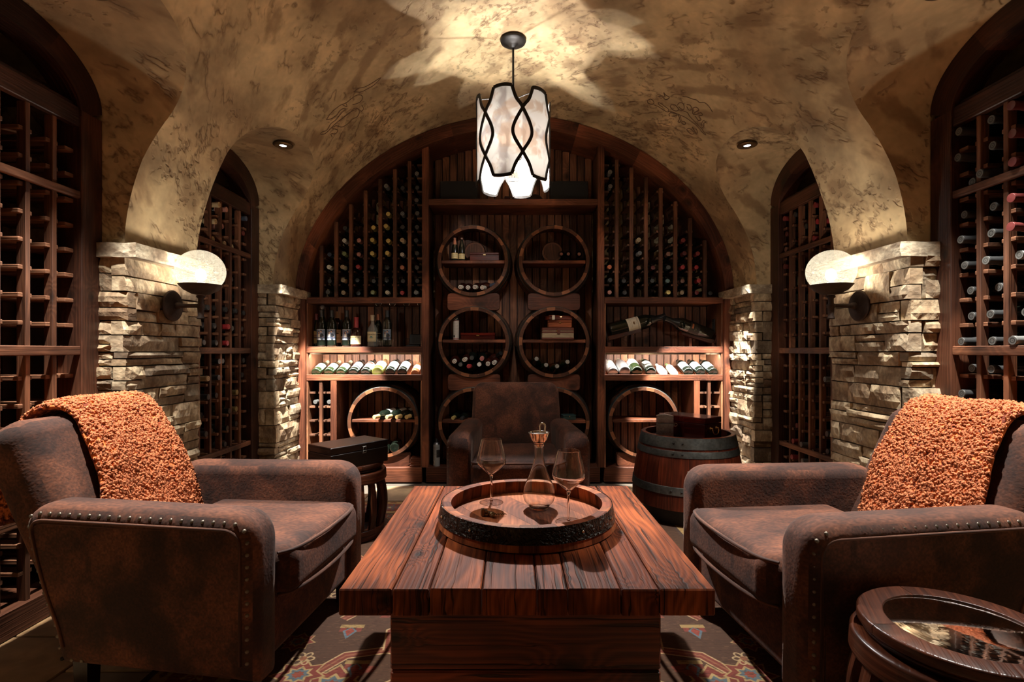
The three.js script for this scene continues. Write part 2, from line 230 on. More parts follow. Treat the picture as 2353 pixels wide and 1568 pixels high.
{
  const solid = new THREE.BoxGeometry(5.0, 1.75, 5.45).toNonIndexed(); solid.translate(0, SPRING + 0.005 + 0.875, -4.5 + 2.725);
  let b = new Brush(solid, M.plaster); b.updateMatrixWorld();
  const ev = new Evaluator(); ev.attributes = ['position', 'normal', 'uv']; ev.useGroups = false;
  const cuts = [extrudeProfile(vaultPts, 1.2, 5.2, (p, d) => [p[0], p[1], 0.8 - d])];
  // the side vaults flare where they meet the main vault, as a hand-rounded plaster edge does
  const flare = (X) => 0.065 * sstep(1.66, 1.28, Math.abs(X));
  for (const [z0, z1] of BAYS) cuts.push(extrudeProfile(bayPts(), 1.2, 4.4, (p, d) => { const X = d - 2.2, f = flare(X), up = sstep(1.55, 2.0, p[1]); return [X, p[1] + 0.35 * f * sstep(1.98, 2.2, p[1]), -(z0 + z1) / 2 + p[0] * (1 + f / 0.43 * up)]; }, 44));
  for (const c of cuts) { const q = new Brush(c, M.plaster); q.updateMatrixWorld(); b = ev.evaluate(b, q, SUBTRACTION); b.updateMatrixWorld(); }
  // soften the arris between vault and side vaults with a fine plaster roundness: left to the bump of the trowelled skin
  const m = mesh('ceiling', b.geometry, M.plaster, scene); m.userData = { kind: 'structure', label: 'barrel vault of mottled tan trowelled plaster with side arches' };
  const boxWall = (name, w, h, d, x, y, z, mat, label) => { const o = mesh(name, boxUV(new THREE.BoxGeometry(w, h, d), 1, 2, 2), mat, scene, [x, y, z]); o.userData = { kind: 'structure', label }; return o; };
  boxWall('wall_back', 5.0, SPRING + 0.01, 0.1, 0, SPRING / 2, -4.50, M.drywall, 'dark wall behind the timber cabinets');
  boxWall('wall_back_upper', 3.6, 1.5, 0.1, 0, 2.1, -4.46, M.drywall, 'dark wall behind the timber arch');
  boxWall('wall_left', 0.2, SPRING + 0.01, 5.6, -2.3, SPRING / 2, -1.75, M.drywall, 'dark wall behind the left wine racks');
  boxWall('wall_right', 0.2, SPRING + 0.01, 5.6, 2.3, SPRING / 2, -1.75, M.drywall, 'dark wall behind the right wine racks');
  boxWall('wall_front', 5.0, 3.2, 0.1, 0, 1.6, 0.90, M.plaster, 'plaster end wall behind the viewer');
  for (const s of [-1, 1]) boxWall(s < 0 ? 'wall_left_near' : 'wall_right_near', 0.58, SPRING + 0.01, 2.24, s * 1.92, SPRING / 2, -0.22, M.plaster, 'plaster pier beside the viewer');
}
// floor of separate stone tiles
{
  const f = structure('floor', 'warm stone tiles around the patterned rug');
  mesh('screed', boxUV(new THREE.BoxGeometry(5.0, 0.08, 5.6), 1, 1, 1), M.mortar, f, [0, -0.052, -1.75]);
  const shapes = [0, 1, 2, 3, 4, 5].map(() => boxUV(cbox(0.398, 0.014, 0.398, 0.003), 0, 1.1, 1.1));
  for (let i = 0; i < 9; i++) for (let j = 0; j < 11; j++) {
    const x = -1.62 + i * 0.405, z = 0.4 - j * 0.405 + (i % 2) * 0.2;
    if (z < -4.2 || Math.abs(x) > 1.9) continue;
    mesh('tile', pick(shapes), pick(M.tile), f, [x, -0.007 + rr(-0.0008, 0.0006), z], [0, pick([0, Math.PI / 2, Math.PI]), 0]);
  }
}
// ledge stone pillars
function roughStone(w, h, t, seed) {          // front face +z, rough; sits back to z = -t
  const nx = Math.max(3, Math.min(8, Math.round(w / 0.03))), ny = h > 0.045 ? 3 : 2, pos = [], idx = [], r = rng(seed), o = r() * 90, tilt = (r() - 0.5) * 0.012, bow = r() * 0.008;
  const P = (i, j) => { const u = i / nx, v = j / ny, e = Math.min(u, 1 - u) === 0, f = Math.min(v, 1 - v) === 0; const x = (u - 0.5) * w, y = (v - 0.5) * h;
    const n = n3(x * 22 + o, y * 30 + o, o) * 0.009 + n3(x * 60 + o, y * 70, o, 9) * 0.004; return [x + (e ? 0 : n3(x * 40, y * 40, o) * 0.004) - Math.sign(u - 0.5) * (f ? 0.0005 : 0), y + (f ? n3(x * 30, o, y) * 0.0025 - Math.sign(v - 0.5) * 0.0015 : 0), n + tilt * (v - 0.5) + bow * Math.sin(Math.PI * u) - (e || f ? 0.004 + 0.004 * r() : 0)]; };
  for (let j = 0; j <= ny; j++) for (let i = 0; i <= nx; i++) pos.push(P(i, j));
  const q = []; const at2 = (i, j) => pos[j * (nx + 1) + i], bk = (p) => [p[0], p[1], -t];
  for (let j = 0; j < ny; j++) for (let i = 0; i < nx; i++) { const a = at2(i, j), b = at2(i + 1, j), c = at2(i + 1, j + 1), d = at2(i, j + 1); if ((i + j) % 2) q.push([a, b, c], [a, c, d]); else q.push([a, b, d], [b, c, d]); }
  for (let i = 0; i < nx; i++) { const a = at2(i, 0), b = at2(i + 1, 0), c = at2(i, ny), d = at2(i + 1, ny); q.push([b, a, bk(a), bk(b)], [c, d, bk(d), bk(c)]); }
  for (let j = 0; j < ny; j++) { const a = at2(0, j), b = at2(0, j + 1), c = at2(nx, j), d = at2(nx, j + 1); q.push([a, b, bk(b), bk(a)], [d, c, bk(c), bk(d)]); }
  return boxUV(polyGeo(q), 0, 0.5, 0.5);
}
function stonePillar(s, z0, z1, label, seed) {
  const g = structure('stone_pillar', label, [s * 1.80, 0, -(z0 + z1) / 2]); const zc = (z0 + z1) / 2, r = rng(seed), top = 1.392, face = 1.628, front = z0 - 0.012;
  mesh('core', boxUV(new THREE.BoxGeometry(0.50, top, z1 - z0 - 0.07)), M.mortar, g, [s * 0.1, top / 2, -0.02]);
  const put = (side, u0, u1, y0, y1) => {      // side 'room': u = distance from the front edge; side 'front': u = distance from the corner
    const w = u1 - u0 - 0.002, h = y1 - y0 - 0.002, out = (r() - 0.35) * 0.022, geo = roughStone(w, h, 0.06, Math.floor(r() * 1e9)), mat = M.stone[[0, 0, 1, 1, 2, 2, 5, 3, 4][Math.floor(r() * 9)]], uc = (u0 + u1) / 2, yc = (y0 + y1) / 2;
    if (side === 'room') mesh('stone', geo, mat, g, [s * (face - out - 1.80), yc, zc - (front + uc)], [0, s > 0 ? -Math.PI / 2 : Math.PI / 2, 0]);
    else mesh('stone', geo, mat, g, [s * (face + uc - 1.80), yc, zc - (front - out)], [0, 0, 0]);
  };
  const fill = (side, u0, u1, y0, y1) => {
    let u = u0;
    while (u < u1 - 0.01) {
      let w = lerp(0.09, 0.40, Math.pow(r(), 1.2)); if (u1 - u - w < 0.06) w = u1 - u;
      const h = y1 - y0, n = h > 0.10 ? (r() < 0.25 ? 3 : r() < 0.75 ? 2 : 1) : h > 0.06 ? (r() < 0.38 ? 2 : 1) : 1; let y = y0;
      for (let k = 0; k < n; k++) { const yn = k === n - 1 ? y1 : y + h / n * lerp(0.7, 1.25, r()); put(side, u, u + w, y, yn); y = yn; }
      u += w;
    }
  };
  let y = 0, own = 0;
  while (y < top - 0.01) {
    let h = lerp(0.045, 0.135, r()); if (top - y - h < 0.035) h = top - y; own = r() < 0.5 ? 1 : 0;
    const t = 0.06; fill('room', own ? 0 : t, z1 - front, y, y + h); fill('front', own ? t : 0, 0.165, y, y + h); y += h;
  }
  const L = z1 - z0 + 0.05, cg = new THREE.BoxGeometry(0.215, 0.060, L, 8, 3, 16);
  const seedO = seed % 77; const cgeo = soft(warp(cg, (x, yy, z) => { const n = n3(x * 20 + seedO, yy * 30, z * 20) * 0.003 + n3(x * 55, yy * 55, z * 55 + seedO) * 0.0025; return [x + (Math.abs(x) > 0.09 ? n : 0), yy + (Math.abs(yy) > 0.02 ? n * 0.4 : 0), z + (Math.abs(z) > L / 2 - 0.01 ? n : 0)]; }), 0.5, 0.5);
  mesh('capstone', cgeo, M.cap, g, [s * (1.578 + 0.1075 - 1.80), top + 0.0265, 0.0]).userData.label = 'pale rough capstone';
  return g;
}
stonePillar(-1, 2.19, 2.70, 'near stacked stone pillar carrying a globe sconce, empty rack side', 11);
stonePillar(1, 2.17, 2.70, 'near stacked stone pillar carrying a globe sconce, full rack side', 12);
stonePillar(-1, 3.56, 4.02, 'far stacked stone pillar beside the liquor shelf', 13);
stonePillar(1, 3.56, 4.02, 'far stacked stone pillar beside the magnum shelf', 14);

// curved timber bands
function band(outer, inner, d0, d1, place, su = 0.4, sv = 1.2) {
  const pos = [], uv = [], o = [R() * 3, R() * 3]; let l = 0;
  const quad = (P, T) => { for (const k of [0, 1, 2, 0, 2, 3]) { pos.push(...P[k]); uv.push(T[k][0] / su + o[0], T[k][1] / sv + o[1]); } };
  for (let i = 0; i + 1 < outer.length; i++) {
    const a = outer[i], b = outer[i + 1], c = inner[i], d = inner[i + 1], l1 = l + Math.hypot(b[0] - a[0], b[1] - a[1]), w = Math.hypot(a[0] - c[0], a[1] - c[1]), D = Math.abs(d1 - d0);
    quad([place(a, d0), place(b, d0), place(d, d0), place(c, d0)], [[0, l], [0, l1], [w, l1], [w, l]]); quad([place(c, d1), place(d, d1), place(b, d1), place(a, d1)], [[w, l], [w, l1], [0, l1], [0, l]]);
    quad([place(c, d0), place(d, d0), place(d, d1), place(c, d1)], [[w, l], [w, l1], [w + D, l1], [w + D, l]]); quad([place(a, d1), place(b, d1), place(b, d0), place(a, d0)], [[-D, l], [-D, l1], [0, l1], [0, l]]); l = l1;
  }
  for (const i of [0, outer.length - 1]) { const a = outer[i], c = inner[i]; quad([place(a, d0), place(c, d0), place(c, d1), place(a, d1)], [[0, 0], [0.1, 0], [0.1, 0.1], [0, 0.1]]); }
  const g = new THREE.BufferGeometry(); g.setAttribute('position', new THREE.Float32BufferAttribute(pos, 3)); g.setAttribute('uv', new THREE.Float32BufferAttribute(uv, 2)); return toCreasedNormals(g, 0.4);
}
// big timber arch round the cabinets
{
  const t = structure('trim_1', 'curved stained timber arch framing the cabinets'); const seg = 10, N = 60;
  const out = superArc(1.648, 1.335, 1.92, SPRING, N), inn = superArc(1.585, 1.28, 1.9, 1.40, N);
  for (let k = 0; k < seg; k++) { const i0 = k * N / seg, i1 = (k + 1) * N / seg; mesh('arch_segment', band(out.slice(i0, i1 + 1), inn.slice(i0, i1 + 1), 3.925 + (k % 2) * 0.003, 4.44, (p, d) => [p[0], p[1], -d]), pick(M.alder), t); }
  for (const s of [-1, 1]) mesh('side_post', board(0.065, 1.42, 0.36, 1, 0.004), M.alder[1], t, [s * 1.612, 0.71, -4.11]);
}
// arched timber frames in the side bays
const FR = 0.105;
function bayFrame(s, [z0, z1], n) {
  const t = structure('trim_' + n, 'dark arched timber frame round a side wine rack'); const zc = (z0 + z1) / 2, w = (z1 - z0) / 2 - 0.003, pos = (p, d) => [s * d, p[1], -zc - p[0]];
  const out = bayPts(w, 0.247, 1.99, 30), inn = bayPts(w - FR, 0.20, 1.94, 30);
  for (let k = 0; k < 3; k++) mesh('arch_segment', band(out.slice(k * 10, k * 10 + 11), inn.slice(k * 10, k * 10 + 11), 1.742, 1.84, pos), M.dark[k % 2], t);
  for (const e of [-1, 1]) mesh('jamb', board(0.10, 1.965, FR, 1, 0.003), M.dark[0], t, [s * 1.791, 0.9825, -zc + e * (w - FR / 2)]);
  mesh('back_board', board(0.02, 2.25, 2 * w, 1, 0.002), M.dark[1], t, [s * 2.17, 1.125, -zc]);
  mesh('plinth', board(0.42, 0.10, 2 * w - 0.2, 2, 0.004), M.dark[0], t, [s * 1.965, 0.05, -zc]);
  mesh('lunette_ledge', board(0.40, 0.02, 2 * w - 0.21, 2, 0.002), M.dark[1], t, [s * 1.97, 1.985, -zc]);
}
let trimN = 2; for (const s of [-1, 1]) for (const b of BAYS) bayFrame(s, b, trimN++);

// raised ornament lines drawn in the plaster of the vault
{
  const a = 1.647, onVault = (x, z) => { const q = Math.abs(x) / 1.65; return V(x, SPRING + 1.34 * Math.pow(1 - Math.pow(q, 1.92), 1 / 1.92) - 0.001, -z); };
  const line = (pts) => tube(pts.map((p) => onVault(p[0], p[1])), 0.0026, pts.length * 4, 4);
  const o = mesh('ceiling_ornament', join([[[-1.133,3.135],[-1.105,3.113],[-1.067,3.101],[-1.033,3.1],[-1.01,3.112],[-0.974,3.104],[-0.94,3.104],[-0.922,3.126],[-0.922,3.159],[-0.942,3.181],[-0.962,3.179],[-0.986,3.165]],[[-1.133,3.135],[-1.108,3.16],[-1.077,3.159],[-1.058,3.144],[-1.04,3.142],[-1.025,3.158],[-1.057,3.175],[-1.1,3.198],[-1.127,3.198],[-1.165,3.225],[-1.186,3.206],[-1.198,3.213],[-1.181,3.242],[-1.149,3.239],[-1.11,3.228],[-1.074,3.225],[-1.038,3.22],[-1.01,3.221],[-0.977,3.23],[-0.964,3.279],[-0.949,3.267],[-0.946,3.217]],[[-1.165,3.327],[-1.159,3.287],[-1.141,3.321],[-1.122,3.306],[-1.137,3.245],[-1.117,3.249],[-1.094,3.306],[-1.06,3.313],[-1.027,3.299],[-1.0,3.307],[-0.977,3.276],[-0.976,3.225],[-0.992,3.209],[-1.017,3.22],[-1.054,3.227],[-1.09,3.231]],[[-0.946,3.057],[-0.917,3.05],[-0.889,3.068],[-0.85,3.07],[-0.787,3.058],[-0.837,3.096],[-0.878,3.099],[-0.911,3.097],[-0.946,3.057]],[[-1.028,3.106],[-1.015,3.149],[-1.007,3.102]]].map(line)), std({ color: lin(0.17, 0.105, 0.06), roughness: 0.9 }), scene);
  o.userData = { kind: 'structure', label: 'faint incised flowing figure lines in the vault plaster' };
  const o2 = mesh('ceiling_ornament', join([[[0.964,3.277],[0.995,3.258],[1.025,3.247],[1.055,3.234],[1.088,3.233],[1.118,3.234],[1.146,3.242],[1.171,3.253],[1.187,3.25],[1.177,3.241],[1.154,3.227],[1.135,3.223],[1.1,3.208],[1.067,3.196],[1.049,3.179],[1.024,3.19],[1.001,3.209]],[[0.958,3.226],[0.959,3.197],[0.974,3.183],[0.991,3.191],[1.004,3.205],[0.996,3.234],[0.977,3.241],[0.958,3.226]],[[0.983,3.323],[0.975,3.305],[0.98,3.279],[0.997,3.265],[1.013,3.261],[1.005,3.291],[0.993,3.308]],[[1.016,3.256],[1.03,3.274],[1.037,3.31],[1.037,3.325],[1.047,3.315],[1.041,3.276],[1.03,3.254]],[[0.985,3.172],[0.987,3.14],[1.002,3.123],[1.015,3.139],[1.023,3.176],[1.009,3.183],[0.995,3.177]],[[1.053,3.306],[1.062,3.281],[1.074,3.286],[1.071,3.31],[1.059,3.311]],[[1.098,3.339],[1.102,3.312],[1.122,3.307],[1.139,3.317],[1.131,3.346],[1.115,3.35],[1.098,3.339]],[[1.111,3.276],[1.137,3.3],[1.151,3.315],[1.144,3.277],[1.129,3.264]],[[1.079,3.159],[1.093,3.128],[1.102,3.095],[1.114,3.106],[1.104,3.136],[1.122,3.151],[1.115,3.178],[1.098,3.165],[1.089,3.162]],[[1.143,3.209],[1.135,3.175],[1.135,3.142],[1.148,3.143],[1.143,3.16],[1.153,3.19],[1.151,3.213]],[[1.023,3.112],[1.038,3.098],[1.055,3.125],[1.047,3.147],[1.028,3.129]],[[1.057,3.105],[1.068,3.079],[1.086,3.086],[1.079,3.123],[1.075,3.157],[1.057,3.105]],[[0.983,3.065],[1.004,3.045],[1.032,3.032],[1.047,3.019],[1.067,3.022],[1.085,2.995],[1.109,2.997],[1.141,3.02]],[[0.875,3.193],[0.889,3.169],[0.908,3.165],[0.889,3.128],[0.906,3.142],[0.927,3.143],[0.926,3.169],[0.915,3.187],[0.9,3.178],[0.875,3.193]],[[0.834,3.291],[0.847,3.259],[0.865,3.265],[0.873,3.293],[0.857,3.315],[0.841,3.31],[0.834,3.291]],[[0.879,3.3],[0.903,3.294],[0.934,3.297],[0.963,3.293],[0.958,3.262],[0.935,3.255],[0.903,3.249],[0.892,3.253],[0.901,3.27],[0.927,3.274]]].map(line)), std({ color: lin(0.17, 0.105, 0.06), roughness: 0.9 }), scene);
  o2.userData = { kind: 'structure', label: 'faint incised scrolling leaf lines in the vault plaster' };
}

// ------------------------------------------------------------------ timber cabinets across the end wall
const innerTop = (x) => { const q = Math.abs(x) / 1.585; return q >= 1 ? 1.40 : 1.40 + 1.28 * Math.pow(1 - Math.pow(q, 1.9), 1 / 1.9); };
const zF = -BACK, zB = -4.27;
function plank(w, h, d, axis, mat, parent, x, y, z, name = 'board') { return mesh(name, board(w, h, d, axis), mat, parent, [x, y, z]); }
function beadboards(g, x0, x1, y0, topAt, z) {
  const n = Math.round((x1 - x0) / 0.0605), w = (x1 - x0) / n;
  mesh('backing', board(x1 - x0, topAt((x0 + x1) / 2) - y0, 0.006, 1), M.dark[1], g, [(x0 + x1) / 2 - g.position.x, (y0 + topAt((x0 + x1) / 2)) / 2, z - 0.010 - g.position.z]);
  for (let i = 0; i < n; i++) { const x = x0 + (i + 0.5) * w, t = topAt(x); mesh('board', board(w - 0.0085, t - y0, 0.012, 1, 0.003), pick(M.bead), g, [x - g.position.x, (y0 + t) / 2, z - g.position.z]); }
}
{
  const c = thing('display_cabinet', 'tall centre timber cabinet of beaded boards holding barrels under one high shelf', 'cabinet', [-0.012, 0, -4.11]); const gx = c.position.x, gz = c.position.z;
  const P = (w, h, d, ax, m, x, y, z, n) => plank(w, h, d, ax, m, c, x - gx, y, z - gz, n);
  for (const [x, m] of [[-0.678, 0], [0.656, 2]]) { const t = innerTop(x) + 0.01; P(0.05, t - 0.112, 0.045, 1, M.alder[m], x, (t + 0.112) / 2, zF - 0.0225, 'post'); P(0.03, t - 0.112, 0.27, 1, M.dark[0], x, (t + 0.112) / 2, zF - 0.045 - 0.135, 'side_panel'); }
  P(1.285, 0.046, 0.29, 0, M.alder[2], gx, 2.129, zF - 0.150, 'shelf');
  P(1.32, 0.112, 0.33, 0, M.alder[1], gx, 0.056, zF - 0.165, 'plinth');
  beadboards(c, -0.652, 0.634, 0.112, (x) => innerTop(x) - 0.0, zB);
}
const sideCab = [];
for (const s of [-1, 1]) {
  const x0 = s < 0 ? -1.579 : 0.682, x1 = s < 0 ? -0.704 : 1.579, xc = (x0 + x1) / 2, W = x1 - x0;
  const c = thing(s < 0 ? 'side_cabinet' : 'side_cabinet', s < 0 ? 'timber cabinet with liquor bottle shelf over lit display of slanted bottles' : 'timber cabinet with two giant bottles over lit display of slanted bottles', 'cabinet', [xc, 0, -4.11]);
  const P = (w, h, d, ax, m, x, y, z, n) => plank(w, h, d, ax, m, c, x - xc, y, z + 4.11, n); sideCab.push(c);
  P(W, 0.043, 0.31, 0, M.alder[s < 0 ? 2 : 0], xc, 1.3815, zF - 0.155, 'shelf');
  P(W, 0.047, 0.31, 0, M.alder[1], xc, 1.0065, zF - 0.155, 'shelf');
  P(W, 0.046, 0.026, 0, M.alder[0], xc, 0.795, zF - 0.013, 'shelf_lip'); P(W, 0.014, 0.284, 0, M.alder[0], xc, 0.779, zF - 0.168, 'shelf');
  P(W, 0.112, 0.33, 0, M.alder[1], xc, 0.056, zF - 0.165, 'plinth');
  for (const e of [-1, 1]) P(0.012, 1.25, 0.30, 1, M.bead[0], xc + e * (W / 2 - 0.004), 0.735, zF - 0.155, 'side_panel');
  const dx = s < 0 ? -1.374 : 1.383; P(0.046, 0.66, 0.30, 1, M.alder[1], dx, 0.442, zF - 0.152, 'divider');
  beadboards(c, x0 + 0.008, x1 - 0.008, 0.112, () => 1.36, zB);
  const ramp = mesh('sloping_board', board(W - 0.02, 0.010, 0.28, 0), M.cigarLight, c, [0, 0.829, -0.022], [0.30, 0, 0]); ramp.userData.label = 'pale sloping board under the lit bottles';
  // the strip lamp over the display
  const strip = thing('strip_light', s < 0 ? 'thin bright strip light over the lit bottles below the liquor shelf' : 'thin bright strip light over the lit bottles below the giant bottles', 'light', [xc, 0.9745, zF - 0.035]);
  mesh('channel', join([move(cbox(W - 0.02, 0.003, 0.022, 0.001), 0, 0.0065, 0), move(cbox(W - 0.02, 0.013, 0.002, 0.0005), 0, 0.0015, 0.011)]), M.silver, strip);
  mesh('diffuser', cbox(W - 0.03, 0.004, 0.016, 0.001), std({ color: lin(1, 1, 1), emissive: SPOT, emissiveIntensity: 2.2 }), strip, [0, -0.002, 0]);
  const L = new THREE.RectAreaLight(SPOT, LEVEL.strip, W - 0.03, 0.02); L.position.set(0, -0.006, 0); L.rotation.x = -Math.PI / 2 + 0.65; strip.add(L);
}

// ------------------------------------------------------------------ wine racks
const rungGeos = [0, 1, 2].map(() => board(0.054, 0.016, 0.26, 2, 0.002)), rungSide = [0, 1, 2].map(() => board(0.26, 0.016, 0.054, 0, 0.002));
const COLS = (k) => 0.112 * k;
function backRack(s, label) {
  const g = thing('wine_rack', label, 'wine rack', [s * 1.13, 1.403, -4.11]); const gx = g.position.x;
  const post = s < 0 ? -0.690 : 0.668;
  for (let k = 1; k <= 7; k++) {
    const x = post + s * COLS(k), top = innerTop(x) - 0.035; if (top < 1.45) continue;
    for (const [z, m] of [[-3.995, 0], [-4.24, 1]]) mesh('upright', board(0.026, top - 1.403, 0.03, 1), M.rack[m], g, [x - gx, (top - 1.403) / 2, z + 4.11]);
    for (let j = 0; j < 12; j++) { const y = 1.503 + j * 0.1023; if (y > top - 0.02) break; mesh('rung', rungGeos[(k + j) % 3], M.rung, g, [x - gx, y - 1.403, -4.135 + 4.11]); }
  }
  for (let j = 0; j < 11; j++) mesh('rung', rungGeos[j % 3], M.rung, g, [post + s * 0.03 - gx, 1.503 + j * 0.1023 - 1.403, -4.135 + 4.11]);
  for (let k = 0; k < 8; k++) for (const dz of [0]) { const x = post + s * COLS(k + 0.5); if (innerTop(x) > 1.5) mesh('bottle_cradle', board(0.10, 0.010, 0.25, 0), M.rung, g, [x - gx, 0.006, -4.14 + 4.11]); }
  return g;
}
backRack(-1, 'arched back wine rack above the liquor shelf, with gold capped bottles');
backRack(1, 'arched back wine rack above the giant bottles, with red capped bottles');
for (const s of [-1, 1]) {
  const x0 = s < 0 ? -1.567 : 1.408, x1 = s < 0 ? -1.400 : 1.567, xm = s < 0 ? -1.4745 : 1.480;
  const g = thing('wine_rack', s < 0 ? 'narrow two column rack beside barrel under lit bottles, liquor side' : 'narrow two column rack behind the red box, giant bottle side', 'wine rack', [xm, 0.112, -4.11]);
  for (const z of [-3.985, -4.22]) mesh('upright', board(0.024, 0.655, 0.03, 1), M.rack[0], g, [0, 0.33, z + 4.11]);
  for (let j = 0; j < 5; j++) for (const x of [x0 + 0.012, xm, x1 - 0.012]) mesh('rung', rungGeos[j % 3], M.rung, g, [x - xm, 0.24 + 0.108 * j - 0.0, -4.125 + 4.11]);
}
// racks in the side bays
function bayRack(s, [z0, z1], label) {
  const zc = (z0 + z1) / 2, g = thing('wine_rack', label, 'wine rack', [s * 1.9, 0.10, -zc]); const W = (z1 - z0) - 2 * FR;
  const put = (name, geo, mat, X, y, Z) => mesh(name, geo, mat, g, [s * (X - 1.9), y - 0.10, zc - Z]);
  for (let k = 1; k <= 5; k++) { const Z = zc - 0.33 + 0.11 * k + 0.006; for (const [X, m] of [[1.782, 0], [2.03, 1]]) put('upright', board(0.034, 1.80, 0.020, 1), M.rack[m], X, 1.0, Z); }
  for (let j = 0; j < 18; j++) { const y = 0.30 + j * 0.1 - 0.1; if (Math.abs(y - 1.0) < 0.03) continue; if (y > 1.87) break; for (let k = 0; k <= 6; k++) { const Z = zc - 0.33 + 0.11 * k + 0.006; const e = k === 0 ? 0.02 : k === 6 ? -0.026 : 0; put('rung', rungSide[(j + k) % 3], M.rung, 1.905, y, Z + e); } }
  for (const [y, h] of [[1.624, 0.03], [1.0, 0.036], [0.392, 0.03]]) put('rail', board(0.018, h, W + 0.005, 2, 0.003), M.rack[0], 1.756, y, zc);
  put('header', board(0.03, 0.078, W + 0.005, 2, 0.003), M.dark[0], 1.765, 1.936, zc);
  return g;
}
bayRack(-1, BAYS[0], 'near wall rack, empty pegs, behind the armchair away from drum table');
bayRack(1, BAYS[0], 'near wall rack full of dark bottles behind armchair beside drum table');
bayRack(-1, BAYS[1], 'far wall rack behind the globe sconce on liquor shelf side');
bayRack(1, BAYS[1], 'far wall rack behind the globe sconce on giant bottle side');

// ------------------------------------------------------------------ display barrels
const BR = 0.269, BULGE = 0.305, BD = 0.27;
const barrelR = (t) => BR + (BULGE - BR) * Math.sin(Math.min(1, t) * Math.PI / 2);
function staveGeo(n, radius, depth, thick, capBevel = 0.004, seg = 5) {   // along +z from the open end, centred on angle 0 (x axis)
  const a = Math.PI / n * 0.985, q = [], P = (r, an, z) => [Math.cos(an) * r, Math.sin(an) * r, z];
  for (let i = 0; i < seg; i++) { const t0 = i / seg, t1 = (i + 1) / seg, r0 = radius(t0), r1 = radius(t1), w0 = -t0 * depth, w1 = -t1 * depth;
    for (const [b, c] of [[-a, 0], [0, a]]) { q.push([P(r0, b, w0), P(r0, c, w0), P(r1, c, w1), P(r1, b, w1)]); q.push([P(r0 - thick, c, w0), P(r0 - thick, b, w0), P(r1 - thick, b, w1), P(r1 - thick, c, w1)]); }
    q.push([P(r0, -a, w0), P(r1, -a, w1), P(r1 - thick, -a, w1), P(r0 - thick, -a, w0)], [P(r0 - thick, a, w0), P(r1 - thick, a, w1), P(r1, a, w1), P(r0, a, w0)]); }
  const r0 = radius(0), r1 = radius(1); for (const [b, c] of [[-a, 0], [0, a]]) { q.push([P(r0 - thick, b, 0), P(r0, b, 0), P(r0, c, 0), P(r0 - thick, c, 0)].reverse()); q.push([P(r1 - thick, b, -depth), P(r1, b, -depth), P(r1, c, -depth), P(r1 - thick, c, -depth)]); }
  return polyGeo(q.map((x) => x.slice().reverse()));
}
const staveGeos = [0, 1, 2].map(() => boxUV(staveGeo(26, barrelR, BD, 0.025), 2, 0.4, 1.2));
const hoopRing = (r0, r1, z0, z1) => { const g = lathe([[r0, z0], [r0 + 0.003, z0 + 0.001], [r1 + 0.003, z1 - 0.001], [r1, z1], [r1 - 0.002, (z0 + z1) / 2], [r0, z0]], 64); g.rotateX(-Math.PI / 2); return boxUV(g.toNonIndexed(), 1, 0.4, 0.4); };
const hoopGeoA = hoopRing(barrelR(0.01), barrelR(0.15), 0.004, 0.040), hoopGeoB = hoopRing(barrelR(0.30), barrelR(0.42), 0.080, 0.112);
function makeBarrel(label) {
  const b = thing('display_barrel', label, 'barrel', [0, 0, 0], 0);
  for (let i = 0; i < 26; i++) mesh('stave', staveGeos[i % 3], M.oak[[0, 1, 0, 2, 1][(i * 7) % 5]], b, [0, BULGE, 0], [0, 0, (i + 0.5) * 2 * Math.PI / 26]);
  mesh('hoop', hoopGeoA, M.hoop, b, [0, BULGE, 0]); mesh('hoop', hoopGeoB, M.hoop, b, [0, BULGE, 0]);
  mesh('shelf', board(0.484, 0.023, 0.235, 0), M.alder[2], b, [0, BULGE, -0.13]);
  return b;
}
// [x, y of the face centre, shelf top above centre, label]
const zBar = -3.985;
const barrels = [[-0.319, 1.687, 0.004, 'upper open barrel holding small champagne bottles and a red wooden box'], [0.302, 1.687, 0.004, 'upper open barrel holding a keg and three small bottles'], [-0.312, 1.063, 0.021, 'middle open barrel holding red cigar box and pile of bottles'], [0.302, 1.063, 0.021, 'middle open barrel holding stacked boxes and four green bottles'], [-0.312, 0.446, 0.021, 'bottom open barrel behind armchair, two bottles on its shelf'], [0.302, 0.446, 0.021, 'bottom open barrel behind armchair, green box on its shelf'], [-1.006, 0.452, 0.021, 'open barrel below lit display with four cork topped bottles'], [0.986, 0.452, 0.021, 'open barrel standing behind the red box, with empty shelf']];
const barrelProto = makeBarrel(barrels[0][3]);
barrels.forEach(([x, y, dy, label], i) => { const b = i ? copyOf(barrelProto, label) : barrelProto; b.userData.group = 'open barrels built into the cabinets'; b.position.set(x, y - BULGE, zBar); b.children.forEach((c, k) => { if (c.name === 'shelf') c.position.y = BULGE + dy - 0.0115; else if (c.name === 'stave') c.rotation.z += i * 0.11; }); });
const shelfY = barrels.map((b) => b[1] + b[2]);
